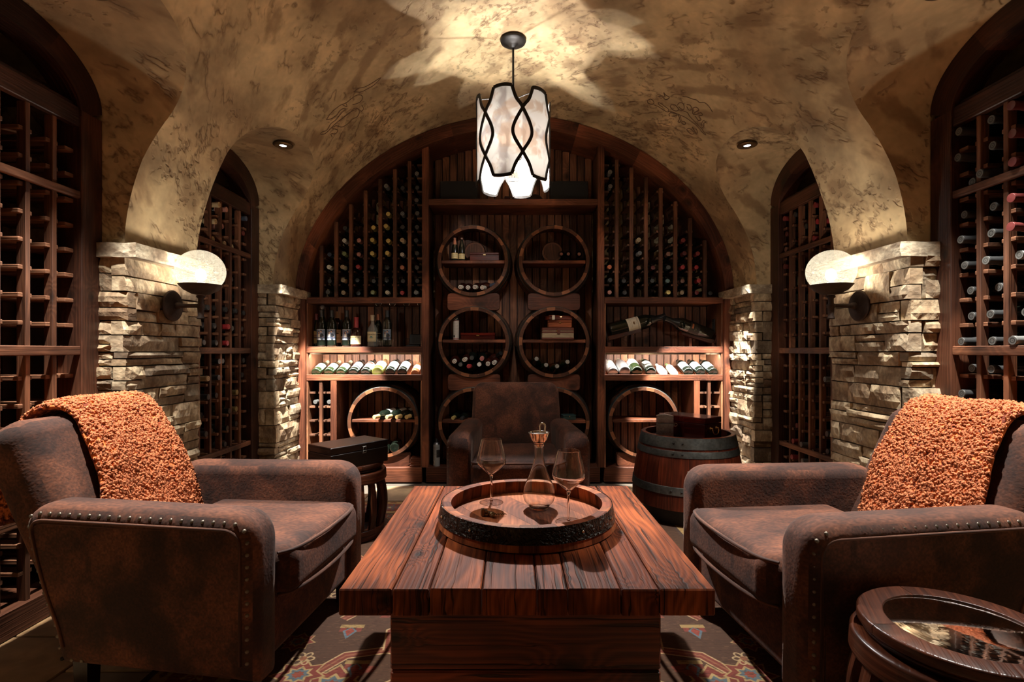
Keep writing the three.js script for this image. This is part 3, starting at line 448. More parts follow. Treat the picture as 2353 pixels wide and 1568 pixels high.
// shaped blocks between and under the barrels
function cradle(x, yTop, yBot, topBarrel, botBarrel, label, w = 0.395) {
  const s = new THREE.Shape(), h = w / 2, r = 0.02, n = 14, R1 = BR + 0.006; const yc = (yTop + yBot) / 2;
  const pts = [];
  const dip = (px, cy, sign) => { const dx = px; const d = R1 * R1 - dx * dx; return cy - sign * Math.sqrt(Math.max(0, d)); };
  for (let i = 0; i <= n; i++) { const px = lerp(-h + r, h - r, i / n); let y = yTop; if (topBarrel != null) y = Math.min(yTop, dip(px, topBarrel, 1)); pts.push([px, y]); }
  pts.push([h - r * 0.3, yTop - r * 0.3], [h, yTop - r], [h, yBot + r], [h - r * 0.3, yBot + r * 0.3]);
  for (let i = n; i >= 0; i--) { const px = lerp(-h + r, h - r, i / n); let y = yBot; if (botBarrel != null) y = Math.max(yBot, dip(px, botBarrel, -1)); pts.push([px, y]); }
  pts.push([-h + r * 0.3, yBot + r * 0.3], [-h, yBot + r], [-h, yTop - r], [-h + r * 0.3, yTop - r * 0.3]);
  pts.forEach((p, i) => i ? s.lineTo(p[0], p[1] - yBot) : s.moveTo(p[0], p[1] - yBot));
  const g = new THREE.ExtrudeGeometry(s, { depth: 0.05, bevelEnabled: true, bevelSize: 0.003, bevelThickness: 0.003, bevelSegments: 2 });
  const m = mesh('cradle_block', boxUV(g, 0), M.alder[1], scene, [x, yBot, -4.06]); tag(m, label, 'block');
}
cradle(-0.316, 1.437, 1.313, 1.687, 1.063, 'wooden cradle block between upper and middle barrels, red box side');
cradle(0.302, 1.437, 1.313, 1.687, 1.063, 'wooden cradle block between upper and middle barrels, keg side');
cradle(-0.312, 0.815, 0.697, 1.063, 0.446, 'wooden cradle block below the barrel with red cigar box');
cradle(0.302, 0.815, 0.697, 1.063, 0.446, 'wooden cradle block below the barrel with stacked boxes');
cradle(-0.312, 0.205, 0.113, 0.446, null, 'wooden cradle block under bottom barrel beside spray can');
cradle(0.302, 0.205, 0.113, 0.446, null, 'wooden cradle block under bottom barrel with green box');
cradle(-1.006, 0.215, 0.113, 0.452, null, 'wooden cradle block under the barrel with cork topped bottles');
cradle(0.986, 0.215, 0.113, 0.452, null, 'wooden cradle block under the barrel behind the red box');

// ------------------------------------------------------------------ bottles
const bottleProfiles = {
  bordeaux: [[0, 0.004], [0.028, 0.0], [0.035, 0.003], [0.0372, 0.012], [0.0375, 0.185], [0.0362, 0.2], [0.029, 0.218], [0.0185, 0.234], [0.0148, 0.25], [0.0142, 0.288], [0.0152, 0.2885], [0.0152, 0.298], [0, 0.2985]],
  burgundy: [[0, 0.004], [0.03, 0.0], [0.038, 0.003], [0.0405, 0.014], [0.0405, 0.150], [0.038, 0.175], [0.030, 0.205], [0.0205, 0.232], [0.016, 0.252], [0.0145, 0.288], [0.0155, 0.2885], [0.0155, 0.298], [0, 0.2985]],
  champagne: [[0, 0.004], [0.032, 0.0], [0.041, 0.004], [0.0435, 0.016], [0.0435, 0.130], [0.041, 0.160], [0.032, 0.200], [0.022, 0.235], [0.0165, 0.262], [0.0155, 0.285], [0.0175, 0.287], [0.0175, 0.296], [0, 0.298]],
  squat: [[0, 0.003], [0.040, 0], [0.046, 0.004], [0.047, 0.015], [0.046, 0.115], [0.041, 0.135], [0.028, 0.150], [0.0185, 0.160], [0.0165, 0.185], [0.0165, 0.232], [0.018, 0.234], [0.018, 0.243], [0, 0.244]],
  tequila: [[0, 0.003], [0.036, 0], [0.0415, 0.004], [0.0425, 0.012], [0.0425, 0.135], [0.040, 0.150], [0.028, 0.172], [0.0165, 0.187], [0.0145, 0.205], [0.0145, 0.250], [0.016, 0.251], [0.016, 0.262], [0, 0.263]],
  decanter: [[0, 0.003], [0.05, 0], [0.06, 0.006], [0.066, 0.03], [0.066, 0.08], [0.058, 0.12], [0.036, 0.16], [0.018, 0.185], [0.016, 0.21], [0.019, 0.212], [0.019, 0.22], [0, 0.222]],
};
const cache = {}; const cached = (k, f) => cache[k] ??= f();
const ringTop = (a, b) => cached('ring' + a + b, () => std({ map: canvasTex(64, 64, (g) => { g.fillStyle = a; g.fillRect(0, 0, 64, 64); g.strokeStyle = b; g.lineWidth = 7; g.beginPath(); g.arc(32, 32, 17, 0, 7); g.stroke(); g.fillStyle = b; g.beginPath(); g.arc(32, 32, 4, 0, 7); g.fill(); }), roughness: 0.45 }));
const discGeo = (() => { const g = new THREE.CylinderGeometry(0.0150, 0.0155, 0.003, 20); return g; })();
function labelGeo(r, h, arc) { return new THREE.CylinderGeometry(r, r, h, 18, 1, true, -arc / 2, arc); }
// bottle standing at its base, label facing +z
function makeBottle(label, { shape = 'bordeaux', glass = 'bottle', cap = 'black', top, print, printY = 0.10, printH = 0.08, arc = 2.4, scale = 1, name = 'wine_bottle', capLen = 0.055, print2 } = {}) {
  const o = thing(name, label, 'bottle'), prof = bottleProfiles[shape], H = prof[prof.length - 1][1], body = Math.max(...prof.map((p) => p[0]));
  mesh('bottle_glass', cached('b' + shape, () => lathe(prof, 28)), M[glass], o);
  if (cap) {
    const nk = prof[prof.length - 4][0] + 0.0008, lip = prof[prof.length - 2][0] + 0.0010, y0 = H - capLen;
    const rAt = (y) => { for (let i = 1; i < prof.length; i++) if (prof[i][1] >= y && prof[i][1] > prof[i - 1][1]) return lerp(prof[i - 1][0], prof[i][0], (y - prof[i - 1][1]) / (prof[i][1] - prof[i - 1][1])); return nk; };
    mesh('capsule', cached('c' + shape + capLen, () => lathe([[rAt(y0) + 0.0008, y0], [rAt(y0 + capLen * 0.4) + 0.0009, y0 + capLen * 0.4], [nk, H - 0.011], [lip, H - 0.0105], [lip, H + 0.0004], [lip - 0.0012, H + 0.0014], [0, H + 0.0015]], 20)), capMat(cap), o).userData.label = cap + ' capsule';
    if (top) mesh('capsule_top', discGeo, typeof top === 'string' ? capMat(top) : top, o, [0, H + 0.002, 0]);
  }
  if (print) mesh('label', cached('l' + shape + printH + arc, () => labelGeo(body + 0.0006, printH, arc)), print, o, [0, printY, 0]);
  if (print2) mesh('neck_label', cached('n' + shape, () => labelGeo(0.0186, 0.022, 2.6)), print2, o, [0, H - 0.078, 0]);
  o.scale.setScalar(scale); return o;
}
const H0 = 0.2985;
function layTip(o, tip, dir, face = V(0, 1, 0), H = H0) { const d = dir.clone().normalize(); aim(o, d, face); const s = o.scale.x; o.position.set(...tip).addScaledVector(d, -H * s); return o; }
const ORD = ['first', 'second', 'third', 'fourth', 'fifth', 'sixth', 'seventh', 'eighth', 'ninth', 'tenth', 'eleventh', 'twelfth', 'thirteenth', 'fourteenth', 'fifteenth', 'sixteenth', 'seventeenth', 'eighteenth'];
const glints = { silver: ringTop('#747471', '#3a3a39'), grey: ringTop('#4c4c4a', '#262625'), white: ringTop('#dcd8cc', '#8b8679'), red: null };

// back racks: column from the centre post, row from the bottom shelf : capsule colour
const rackL = { 0: { 9: 'silver', 8: 'grey', 7: 'grey', 6: 'grey', 5: 'grey', 4: 'grey', 3: 'grey', 2: 'grey', 1: 'grey', 0: 'silver' }, 1: { 8: 'grey', 6: 'silver', 5: 'charcoal', 4: 'cream', 3: 'white', 2: 'copper', 1: 'charcoal', 0: 'red' }, 2: { 8: 'silver', 6: 'gold', 5: 'gold', 4: 'gold', 3: 'gold', 2: 'black', 1: 'black', 0: 'white' }, 3: { 5: 'gold', 4: 'gold', 3: 'gold', 2: 'black', 1: 'grey', 0: 'green' }, 4: { 4: 'pink', 3: 'pink', 2: 'red', 1: 'black', 0: 'black' }, 5: { 5: 'grey', 4: 'white', 3: 'green', 2: 'cream', 1: 'tan', 0: 'tan' }, 6: { 3: 'blue', 2: 'white', 1: 'grey', 0: 'grey' } };
const rackR = { 0: { 9: 'silver', 8: 'silver', 2: 'orange', 1: 'grey', 0: 'pink' }, 1: { 1: 'charcoal', 0: 'charcoal' }, 2: { 4: 'tan', 3: 'silver', 2: 'brown', 1: 'brown' }, 3: { 2: 'maroon', 1: 'grey' }, 4: { 3: 'brown', 2: 'grey', 1: 'teal', 0: 'gold' }, 5: { 4: 'crimson', 3: 'maroon', 2: 'red', 1: 'brown', 0: 'tan' }, 6: { 3: 'crimson', 2: 'red', 1: 'red', 0: 'crimson' }, 7: { 0: 'charcoal' } };
for (const [data, post, s, where] of [[rackL, -0.690, -1, 'rack over liquor shelf'], [rackR, 0.668, 1, 'rack over giant bottles']]) for (const c of Object.keys(data)) for (const r of Object.keys(data[c])) {
  const cap = data[c][r], col = +c, row = +r, x = post + s * COLS(col + 0.5) + rr(-0.006, 0.006), y = (row ? 1.503 + (row - 1) * 0.1023 + 0.031 : 1.443) + rr(-0.002, 0.002);
  const o = makeBottle(`${cap} capped bottle in ${where}, ${ORD[col]} column from centre post, ${ORD[row]} row up`, { cap, top: ['silver', 'grey', 'white', 'tan', 'cream'].includes(cap) ? (glints[cap] ?? ringTop('#b8a586', '#6b573c')) : undefined, shape: cap === 'gold' ? 'burgundy' : 'bordeaux', capLen: 0.06 });
  o.userData.group = 'wine bottles in the back racks'; layTip(o, [x, y, -3.99 + rr(-0.03, 0.035) + (cap === 'gold' ? 0.02 : 0)], V(rr(-0.03, 0.03), 0.0, 1));
}
// lower narrow rack
for (const [x, y, w] of [[-1.527, 0.606, 'outer'], [-1.422, 0.606, 'inner']]) { const o = makeBottle(`dark capped bottle in narrow rack beside lower barrel, ${w} column`, { cap: 'grey' }); o.userData.group = 'dark bottles in the narrow rack'; layTip(o, [x, y, -4.00], V(0, 0, 1)); }

// side bay racks: [side, bay, column from the back end, height, capsule, reach]
const bayBottles = [];
const B2L = { A: { 0.94: 'charcoal', 0.845: 'charcoal', 1.35: 'charcoal', 1.25: 'charcoal', 1.145: 'charcoal', 1.865: 'blue', 1.77: 'maroon' }, B: { 0.74: 'olive', 0.635: 'olive', 0.54: 'black', 1.255: 'charcoal', 1.145: 'grey', 1.66: 'tan', 1.455: 'silver' }, C: { 0.94: 'black', 0.845: 'black', 0.635: 'black', 0.53: 'black', 0.43: 'charcoal', 1.15: 'red', 1.05: 'red', 1.255: 'charcoal', 1.865: 'pink', 1.765: 'pink', 1.66: 'tan' }, D: { 0.94: 'black', 0.845: 'charcoal', 0.74: 'black', 0.53: 'black', 1.15: 'charcoal', 1.05: 'charcoal', 1.255: 'black', 1.865: 'tan', 1.765: 'tan', 1.66: 'tan', 1.555: 'tan' }, E: { 0.845: 'tan', 0.74: 'charcoal', 0.635: 'black', 0.53: 'charcoal', 1.05: 'charcoal', 1.15: 'black', 1.25: 'charcoal' } };
const B2R = { A: { 1.865: 'crimson', 1.765: 'maroon', 1.665: 'brown', 1.555: 'maroon' }, B: { 1.865: 'charcoal', 0.53: 'maroon', 0.43: 'crimson', 0.33: 'crimson' }, C: { 0.43: 'grey', 0.33: 'grey', 1.765: 'charcoal' }, D: { 1.865: 'crimson', 1.765: 'red', 1.665: 'crimson', 1.555: 'crimson' }, E: { 1.25: 'crimson', 1.15: 'crimson', 0.84: 'silver', 0.53: 'charcoal', 0.43: 'charcoal' } };
const B1R = { A: {}, B: {}, C: { 1.865: 'maroon', 1.765: 'maroon', 1.665: 'maroon', 1.54: 'maroon', 1.44: 'maroon', 1.34: 'silver', 1.14: 'silver', 1.04: 'silver', 0.135: 'charcoal' } };
for (let k = 0; k < 11; k++) { const y = [1.865, 1.765, 1.665, 1.54, 1.44, 1.34, 1.24, 1.14, 1.04, 0.935, 0.835][k]; B1R.A[y] = 'silverTop'; if (k < 10) B1R.B[y] = 'silverTop'; }
const embossed = ringTop('#51504d', '#232221');
for (const [data, s, [z0, z1], where] of [[B2L, -1, BAYS[1], 'far wall rack, liquor side'], [B2R, 1, BAYS[1], 'far wall rack, giant bottle side'], [B1R, 1, BAYS[0], 'near wall rack by drum table']]) {
  const zc = (z0 + z1) / 2;
  for (const c of Object.keys(data)) {
    const ks = Object.keys(data[c]).sort((a, b) => a - b); const col = 'ABCDEF'.indexOf(c), Z = zc + 0.336 - 0.11 * (col + 0.5);
    ks.forEach((y, i) => {
      let cap = data[c][y], top; if (cap === 'silverTop') { cap = 'charcoal'; top = embossed; } else if (cap === 'tan') top = ringTop('#c0a074', '#7a5c38'); else if (cap === 'silver') top = embossed;
      const o = makeBottle(`${top === embossed ? 'silver topped' : cap + ' capped'} bottle, ${where}, ${ORD[col]} column from far jamb, ${ORD[i]} up`, { cap, top, shape: cap === 'olive' ? 'burgundy' : 'bordeaux', capLen: 0.065 });
      o.userData.group = 'bottles in the ' + (where.startsWith('near') ? 'near wall rack' : 'far wall racks');
      let reach = 1.775 + rr(-0.03, 0.02); if (cap === 'charcoal' && top === embossed && y > 1.7 && c === 'A') reach = 1.74; if (c === 'B' && y == 1.665 && s > 0) reach = 1.73; if (cap === 'maroon' && c === 'C') reach = 1.735;
      layTip(o, [s * reach, +y - 0.004, -Z + rr(-0.008, 0.008)], V(-s, rr(-0.01, 0.02), rr(-0.03, 0.03)));
    });
  }
}

// ------------------------------------------------------------------ printed labels
const P = {};
const printMat = (w, h, draw, rough = 0.55) => std({ map: canvasTex(w, h, draw), roughness: rough });
P.couple = printMat(256, 256, (g) => {
  g.fillStyle = '#7d8899'; g.fillRect(0, 0, 256, 256); g.fillStyle = '#69748a'; for (let i = 0; i < 14; i++) { g.beginPath(); g.arc((i * 67) % 256, (i * 41) % 120, 14 + (i * 7) % 18, 0, 7); g.fill(); }
  g.fillStyle = '#cfd4da'; g.fillRect(0, 0, 256, 8); g.fillStyle = '#23262c'; g.beginPath(); g.ellipse(172, 170, 46, 74, 0, 0, 7); g.fill();
  g.fillStyle = '#2a1d18'; g.beginPath(); g.arc(156, 48, 24, 0, 7); g.fill(); g.beginPath(); g.arc(96, 72, 24, 0, 7); g.fill(); g.fillRect(74, 72, 20, 44);
  g.fillStyle = '#c9a18a'; g.beginPath(); g.ellipse(152, 60, 17, 22, 0.1, 0, 7); g.fill(); g.beginPath(); g.ellipse(100, 82, 15, 19, -0.1, 0, 7); g.fill(); g.fillRect(78, 108, 46, 20); g.fillRect(196, 170, 16, 46);
  g.fillStyle = '#c9c7be'; g.beginPath(); g.moveTo(78, 122); g.lineTo(126, 122); g.lineTo(132, 240); g.lineTo(62, 240); g.fill(); g.fillStyle = '#39415a'; g.fillRect(0, 194, 256, 22);
  g.fillStyle = '#8b93a0'; g.fillRect(0, 238, 256, 18); g.fillStyle = '#23262c'; g.fillRect(150, 230, 50, 26);
});
P.whisky = printMat(256, 192, (g) => { g.fillStyle = '#d3bd92'; g.fillRect(0, 0, 256, 192); g.fillStyle = '#3a2c1c'; g.textAlign = 'center'; g.font = 'bold 46px serif'; g.fillText("Maker's", 112, 52); g.fillText('Mark.', 112, 100); g.font = 'bold 26px serif'; g.fillText('WHISKY', 112, 140); g.font = '14px serif'; g.fillText('— — — — — —', 112, 170); });
P.tequila = printMat(256, 256, (g) => { g.fillStyle = '#d9c9a0'; g.fillRect(0, 0, 256, 256); g.strokeStyle = '#6d5a38'; g.lineWidth = 3; g.strokeRect(8, 8, 240, 240); g.fillStyle = '#5b4a2e'; g.fillRect(34, 34, 60, 5); g.fillRect(150, 34, 60, 5); for (let i = 0; i < 9; i++) g.fillRect(24 + i * 24, 64 + (i % 2) * 5, 16, 20); g.fillStyle = '#4d8a86'; g.beginPath(); g.arc(128, 150, 36, Math.PI, 0); g.fill(); g.fillStyle = '#5b4a2e'; g.fillRect(70, 152, 116, 4); g.fillRect(80, 170, 96, 4); g.fillRect(92, 184, 72, 3); for (let i = 0; i < 7; i++) g.fillRect(24 + i * 30, 220 + (i % 3) * 4, 20, 5); });
P.amber = printMat(128, 128, (g) => { g.fillStyle = '#1a0d06'; g.fillRect(0, 0, 128, 128); g.fillStyle = '#a8843e'; g.beginPath(); g.arc(64, 64, 60, 0, 7); g.fill(); g.fillStyle = '#5c3416'; g.fillRect(8, 58, 112, 16); g.fillStyle = '#7e2a1a'; g.fillRect(20, 40, 88, 10); });
P.tall = printMat(96, 192, (g) => { g.fillStyle = '#c9b994'; g.fillRect(0, 0, 96, 192); g.fillStyle = '#4a3a28'; g.fillRect(16, 24, 64, 5); g.fillRect(24, 44, 48, 22); g.fillRect(16, 120, 64, 4); g.fillStyle = '#8a7a58'; g.fillRect(0, 132, 96, 6); });
P.darkTag = printMat(96, 128, (g) => { g.fillStyle = '#17130f'; g.fillRect(0, 0, 96, 128); g.fillStyle = '#b4a67e'; g.fillRect(12, 14, 72, 12); g.fillRect(12, 88, 72, 8); g.font = 'bold 30px serif'; g.textAlign = 'center'; g.fillText('XO', 48, 66); });
const lines = (g, w, y0, y1, step, color, inset = 0.2) => { g.fillStyle = color; for (let y = y0, i = 0; y < y1; y += step, i++) g.fillRect(w * (inset + 0.06 * (i % 3)), y, w * (1 - 2 * inset - 0.12 * (i % 3)), Math.max(2, step * 0.16)); };
P.white = printMat(128, 128, (g, w) => { g.fillStyle = '#e9e7e0'; g.fillRect(0, 0, 128, 128); lines(g, w, 24, 100, 18, '#b9b4a8', 0.24); });
P.greyPhoto = printMat(128, 160, (g, w) => { g.fillStyle = '#a9abac'; g.fillRect(0, 0, 128, 160); g.fillStyle = '#54585a'; g.fillRect(0, 70, 128, 20); g.fillStyle = '#d9d9d6'; g.fillRect(10, 96, 108, 14); g.fillStyle = '#2c2e30'; g.fillRect(0, 118, 128, 24); lines(g, w, 16, 60, 12, '#7e8183', 0.2); });
P.redPicture = printMat(128, 160, (g, w) => { g.fillStyle = '#e6e2da'; g.fillRect(0, 0, 128, 160); g.fillStyle = '#9b4334'; g.fillRect(26, 10, 76, 46); g.fillStyle = '#5c5148'; g.fillRect(40, 22, 48, 24); g.fillStyle = '#77726a'; g.fillRect(0, 92, 128, 10); g.fillStyle = '#2f2b28'; g.fillRect(12, 116, 104, 18); });
P.whiteGrey = printMat(128, 160, (g, w) => { g.fillStyle = '#eae8e4'; g.fillRect(0, 0, 128, 160); lines(g, w, 18, 60, 14, '#b8bcc4', 0.26); g.fillStyle = '#8f9299'; g.beginPath(); g.arc(84, 72, 16, 0, 7); g.fill(); g.fillStyle = '#6e7175'; g.fillRect(0, 104, 128, 34); g.fillStyle = '#3a3c3f'; g.fillRect(30, 110, 50, 20); });
P.blueScript = printMat(128, 160, (g) => { g.fillStyle = '#e9eaec'; g.fillRect(0, 0, 128, 160); g.strokeStyle = '#7f89a8'; g.lineWidth = 3; for (let i = 0; i < 4; i++) { g.beginPath(); g.moveTo(24, 36 + i * 22); g.bezierCurveTo(48, 18 + i * 22, 70, 52 + i * 22, 104, 30 + i * 22); g.stroke(); } g.fillStyle = '#5a5d66'; g.fillRect(0, 130, 128, 30); });
P.goldBlack = printMat(128, 160, (g) => { g.fillStyle = '#1d1b17'; g.fillRect(0, 0, 128, 160); g.fillStyle = '#e4dcb8'; g.beginPath(); g.moveTo(16, 10); g.lineTo(112, 16); g.lineTo(104, 92); g.lineTo(30, 84); g.fill(); g.fillStyle = '#7b7040'; g.fillRect(40, 30, 50, 8); g.fillRect(44, 52, 40, 6); g.fillStyle = '#8f8968'; g.fillRect(20, 112, 60, 30); });
P.silverTin = printMat(128, 192, (g) => { g.fillStyle = '#8d8d8c'; g.fillRect(0, 0, 128, 192); g.fillStyle = '#d9cfa0'; g.font = 'bold 52px serif'; g.textAlign = 'center'; g.fillText('R', 64, 62); g.fillStyle = '#c9c6bc'; g.fillRect(34, 80, 60, 7); g.fillRect(40, 98, 48, 5); }, 0.35);
P.lilac = printMat(128, 160, (g) => { g.fillStyle = '#e4e2e6'; g.fillRect(0, 0, 128, 160); g.fillStyle = '#8d80b4'; g.fillRect(14, 70, 100, 60); g.fillStyle = '#e4e2e6'; g.fillRect(26, 84, 30, 30); g.fillRect(72, 84, 30, 30); g.fillStyle = '#7fa08c'; g.beginPath(); g.arc(64, 32, 24, 0, 7); g.fill(); g.fillStyle = '#e4e2e6'; g.fillRect(52, 26, 24, 8); });
P.champagne = printMat(128, 96, (g, w) => { g.fillStyle = '#d8c590'; g.fillRect(0, 0, 128, 96); lines(g, w, 22, 70, 14, '#6f5a30', 0.16); g.fillStyle = '#a88a4a'; g.fillRect(0, 0, 128, 6); g.fillRect(0, 90, 128, 6); });
P.giant = printMat(192, 256, (g) => { g.fillStyle = '#d6c8ad'; g.fillRect(0, 0, 192, 256); g.fillStyle = '#3c3228'; g.font = '34px serif'; g.textAlign = 'center'; g.fillText('Colgrande', 96, 48); g.font = '15px serif'; g.fillText('2004', 96, 76); g.fillStyle = '#6b4a1c'; g.beginPath(); g.moveTo(80, 104); g.lineTo(112, 104); g.lineTo(112, 128); g.lineTo(96, 146); g.lineTo(80, 128); g.fill(); g.fillStyle = '#a4997f'; g.fillRect(50, 168, 92, 6); g.font = '22px serif'; g.fillText('NAPA VALLEY', 96, 206); g.fillRect(60, 220, 72, 4); });
P.giantDark = printMat(128, 192, (g) => { g.fillStyle = '#14130f'; g.fillRect(0, 0, 128, 192); g.strokeStyle = '#3b382c'; g.lineWidth = 3; g.strokeRect(8, 8, 112, 176); g.fillStyle = '#a8623a'; g.fillRect(44, 34, 40, 34); g.fillStyle = '#6b6350'; g.fillRect(30, 100, 68, 5); g.fillRect(38, 122, 52, 4); });
P.canister = printMat(160, 256, (g, w) => { g.fillStyle = '#c9c1b6'; g.fillRect(0, 0, 160, 256); g.fillStyle = '#1c1a19'; g.fillRect(0, 0, 160, 42); g.fillStyle = '#d9d2c4'; g.font = 'bold 26px sans-serif'; g.textAlign = 'center'; g.fillText('CCCP', 80, 32); g.fillStyle = '#8f2d26'; g.fillRect(0, 44, 160, 5); g.fillRect(0, 240, 160, 6); lines(g, w, 62, 200, 12, '#8a8279', 0.26); g.fillStyle = '#2a2624'; g.fillRect(70, 206, 16, 24); });
P.spray = printMat(128, 256, (g, w) => { g.fillStyle = '#9a9a96'; g.fillRect(0, 0, 128, 256); g.fillStyle = '#2b2b2b'; g.fillRect(76, 60, 34, 90); lines(g, w, 30, 120, 14, '#55554f', 0.3); g.fillStyle = '#e3e2da'; g.fillRect(18, 186, 46, 54); g.fillStyle = '#222'; for (let i = 0; i < 9; i++) g.fillRect(22 + i * 4.5, 190, i % 3 ? 2 : 3, 36); }, 0.35);

// ------------------------------------------------------------------ liquor shelf
const LS = 1.03, zs = -4.06;
const onShelf = (px, d) => at(px, 800, d)[0];
function stand(o, px, d, y = LS, turn = 0) { o.position.set(onShelf(px, d), y, -d); o.rotation.y = turn; return o; }
const couple = { print: P.couple, printY: 0.098, printH: 0.088, cap: 'charcoal', arc: 2.2, scale: 0.94 };
const cg = 'bottles with a couple printed on the label';
stand(makeBottle('picture label couple bottle, furthest from hanging glass, with dark capsule', couple), 739, 4.03).userData.group = cg;
stand(makeBottle('picture label couple bottle standing second along from cabinet side', couple), 762.5, 4.03).userData.group = cg;
stand(makeBottle('picture label couple bottle touching the red wax whisky bottle', couple), 797, 4.05, LS, 0.25).userData.group = cg;
stand(makeBottle('picture label couple bottle under the hanging wine glass', couple), 890, 4.05).userData.group = cg;
const ballBottle = stand(makeBottle('tall dark bottle with round glass ball stopper behind couple bottle', { cap: null, scale: 0.98 }), 741, 4.13); mesh('ball_stopper', new THREE.SphereGeometry(0.02, 20, 14), phys({ color: lin(0.25, 0.2, 0.18), roughness: 0.05, clearcoat: 1 }), ballBottle, [0, 0.318, 0]);
stand(makeBottle('round amber label bottle with red cap nearest the cabinet side', { shape: 'champagne', cap: 'crimson', print: P.amber, printY: 0.085, printH: 0.12, arc: 2.2, scale: 0.87 }), 727, 4.12);
stand(makeBottle('tan labelled brown bottle with cork behind second couple bottle', { cap: 'cork', glass: 'bottleRed', print: P.tall, printY: 0.09, printH: 0.11, scale: 0.93 }), 775, 4.13);
stand(makeBottle('dark bottle with narrow red and white label between couple bottles', { cap: 'black', print: P.tall, printY: 0.07, printH: 0.09, scale: 0.72 }), 783, 4.15);
stand(makeBottle('squat whisky bottle with dripping red wax neck and tan label', { shape: 'squat', glass: 'bottleRed', cap: 'red', capLen: 0.085, print: P.whisky, printY: 0.055, printH: 0.068, arc: 2.6, scale: 0.92 }), 819, 4.02, LS, -0.1);
stand(makeBottle('clear tequila bottle with cream label and tall cork stopper', { shape: 'tequila', glass: 'clearGlass', cap: 'cork', capLen: 0.045, print: P.tequila, printY: 0.083, printH: 0.082, arc: 2.0, scale: 0.92 }), 856, 4.03);
stand(makeBottle('black labelled bottle half hidden behind the clear tequila bottle', { cap: 'copper', print: P.darkTag, printY: 0.09, printH: 0.09, scale: 0.86 }), 869, 4.12);
function tumbler(px, d, label) { const o = thing('shot_glass', label, 'glass', [onShelf(px, d), LS, -d]); mesh('bowl', lathe([[0, 0.012], [0.016, 0.013], [0.022, 0.055], [0.024, 0.056], [0.0205, 0.001], [0.018, 0], [0, 0]], 10), M.glass, o); }
tumbler(874, 4.0, 'small cut glass tumbler beside the clear tequila bottle'); tumbler(899, 4.0, 'small cut glass tumbler in front of couple bottle under hanging glass');
for (let i = 0; i < 4; i++) { const x = onShelf(872 + i * 32, 4.02); const o = thing('stemware_rail', 'wire stemware rail under shelf, ' + ORD[i] + ' along from tequila bottle', 'rail', [x, 1.352, -4.02], 0, 'stemware rails under the shelf'); for (const e of [-1, 1]) mesh('rail_wire', tube([[e * 0.024, 0.008, 0.03], [e * 0.018, -0.004, 0.03], [e * 0.010, -0.006, 0.03], [e * 0.010, -0.006, -0.2]], 0.0022, 20, 6), M.silver, o); mesh('bracket', cbox(0.05, 0.004, 0.012, 0.001), M.iron, o, [0, 0.006, 0.02]); }
{ const o = thing('hanging_glass', 'wine glass hanging upside down from the wire rail', 'wine glass', [onShelf(890, 4.05), 1.348, -4.05]);
  mesh('bowl', lathe([[0.004, -0.085], [0.012, -0.088], [0.038, -0.105], [0.045, -0.135], [0.036, -0.19], [0.0345, -0.19], [0.043, -0.135], [0.036, -0.107], [0.01, -0.092], [0, -0.09]], 28), M.glass, o); mesh('stem', lathe([[0, -0.088], [0.004, -0.086], [0.0035, -0.02], [0.006, -0.004], [0, -0.003]], 12), M.glass, o); mesh('foot', lathe([[0, 0.0], [0.034, 0.0], [0.034, -0.0015], [0.006, -0.005], [0, -0.006]], 28), M.glass, o); }
{ const o = thing('router', 'small black electronic box with cable on the liquor shelf', 'router', [onShelf(953, 4.1), LS, -4.1], -0.15); mesh('case', new RoundedBoxGeometry(0.10, 0.085, 0.03, 2, 0.006), M.black, o, [0.01, 0.055, 0], [-0.2, 0, 0]); mesh('foot', cbox(0.11, 0.012, 0.07, 0.002), M.black, o, [0, 0.007, 0.01]); mesh('cable', tube([[-0.03, 0.06, 0.02], [-0.075, 0.06, 0.03], [-0.085, 0.02, 0.02], [-0.07, 0.004, 0.01], [0.0, 0.004, 0.04]], 0.002, 30, 6), M.black, o); }

// ------------------------------------------------------------------ slanted bottles in the lit displays
function slant(px, label, opt, dy = 0) {
  const o = makeBottle(label, opt), s = o.scale.x; const x = at(px, 850, 4.0)[0]; const dir = V(0, Math.sin(0.30), -Math.cos(0.30)); aim(o, dir, V(0, 1, 0));
  const prof = bottleProfiles[opt.shape ?? 'bordeaux'], body = Math.max(...prof.map((p) => p[0])) * s; o.position.set(x, 0.7915 + body + dy * 0.3, -3.997); o.userData.group = 'bottles lying in the lit displays'; return o;
}
const lab = (print, more = {}) => ({ print, printY: 0.10, printH: 0.095, arc: 2.6, ...more });
['beside the cabinet side', 'second along', 'third along'].forEach((w, i) => slant([726, 755, 783][i], `green bottle with plain white label and cream cap, ${w} under liquor shelf`, lab(P.white, { shape: 'burgundy', glass: 'bottleGreen', cap: 'cream', scale: 0.9 })));
slant(811.5, 'lit bottle with grey photograph label and black cap under liquor shelf', lab(P.greyPhoto, { printH: 0.12 }));
slant(839.5, 'lit bottle with red picture on white label under liquor shelf', lab(P.redPicture, { printH: 0.12 }));
slant(866.5, 'lit yellow green white wine bottle with large pale label', lab(P.white, { glass: 'bottleOlive', shape: 'champagne', cap: 'olive', printH: 0.10 }), -0.006);
slant(896, 'lit dark bottle with white and grey label beside yellow green bottle', lab(P.whiteGrey, { printH: 0.12, scale: 1.04 }));
slant(924, 'lit dark bottle with white and grey label beside the rose bottle', lab(P.whiteGrey, { printH: 0.12, scale: 1.04 }));
slant(953, 'lit orange rose wine bottle with cream label beside centre post', lab(P.white, { glass: 'bottleRose', cap: 'olive', scale: 0.84 }));
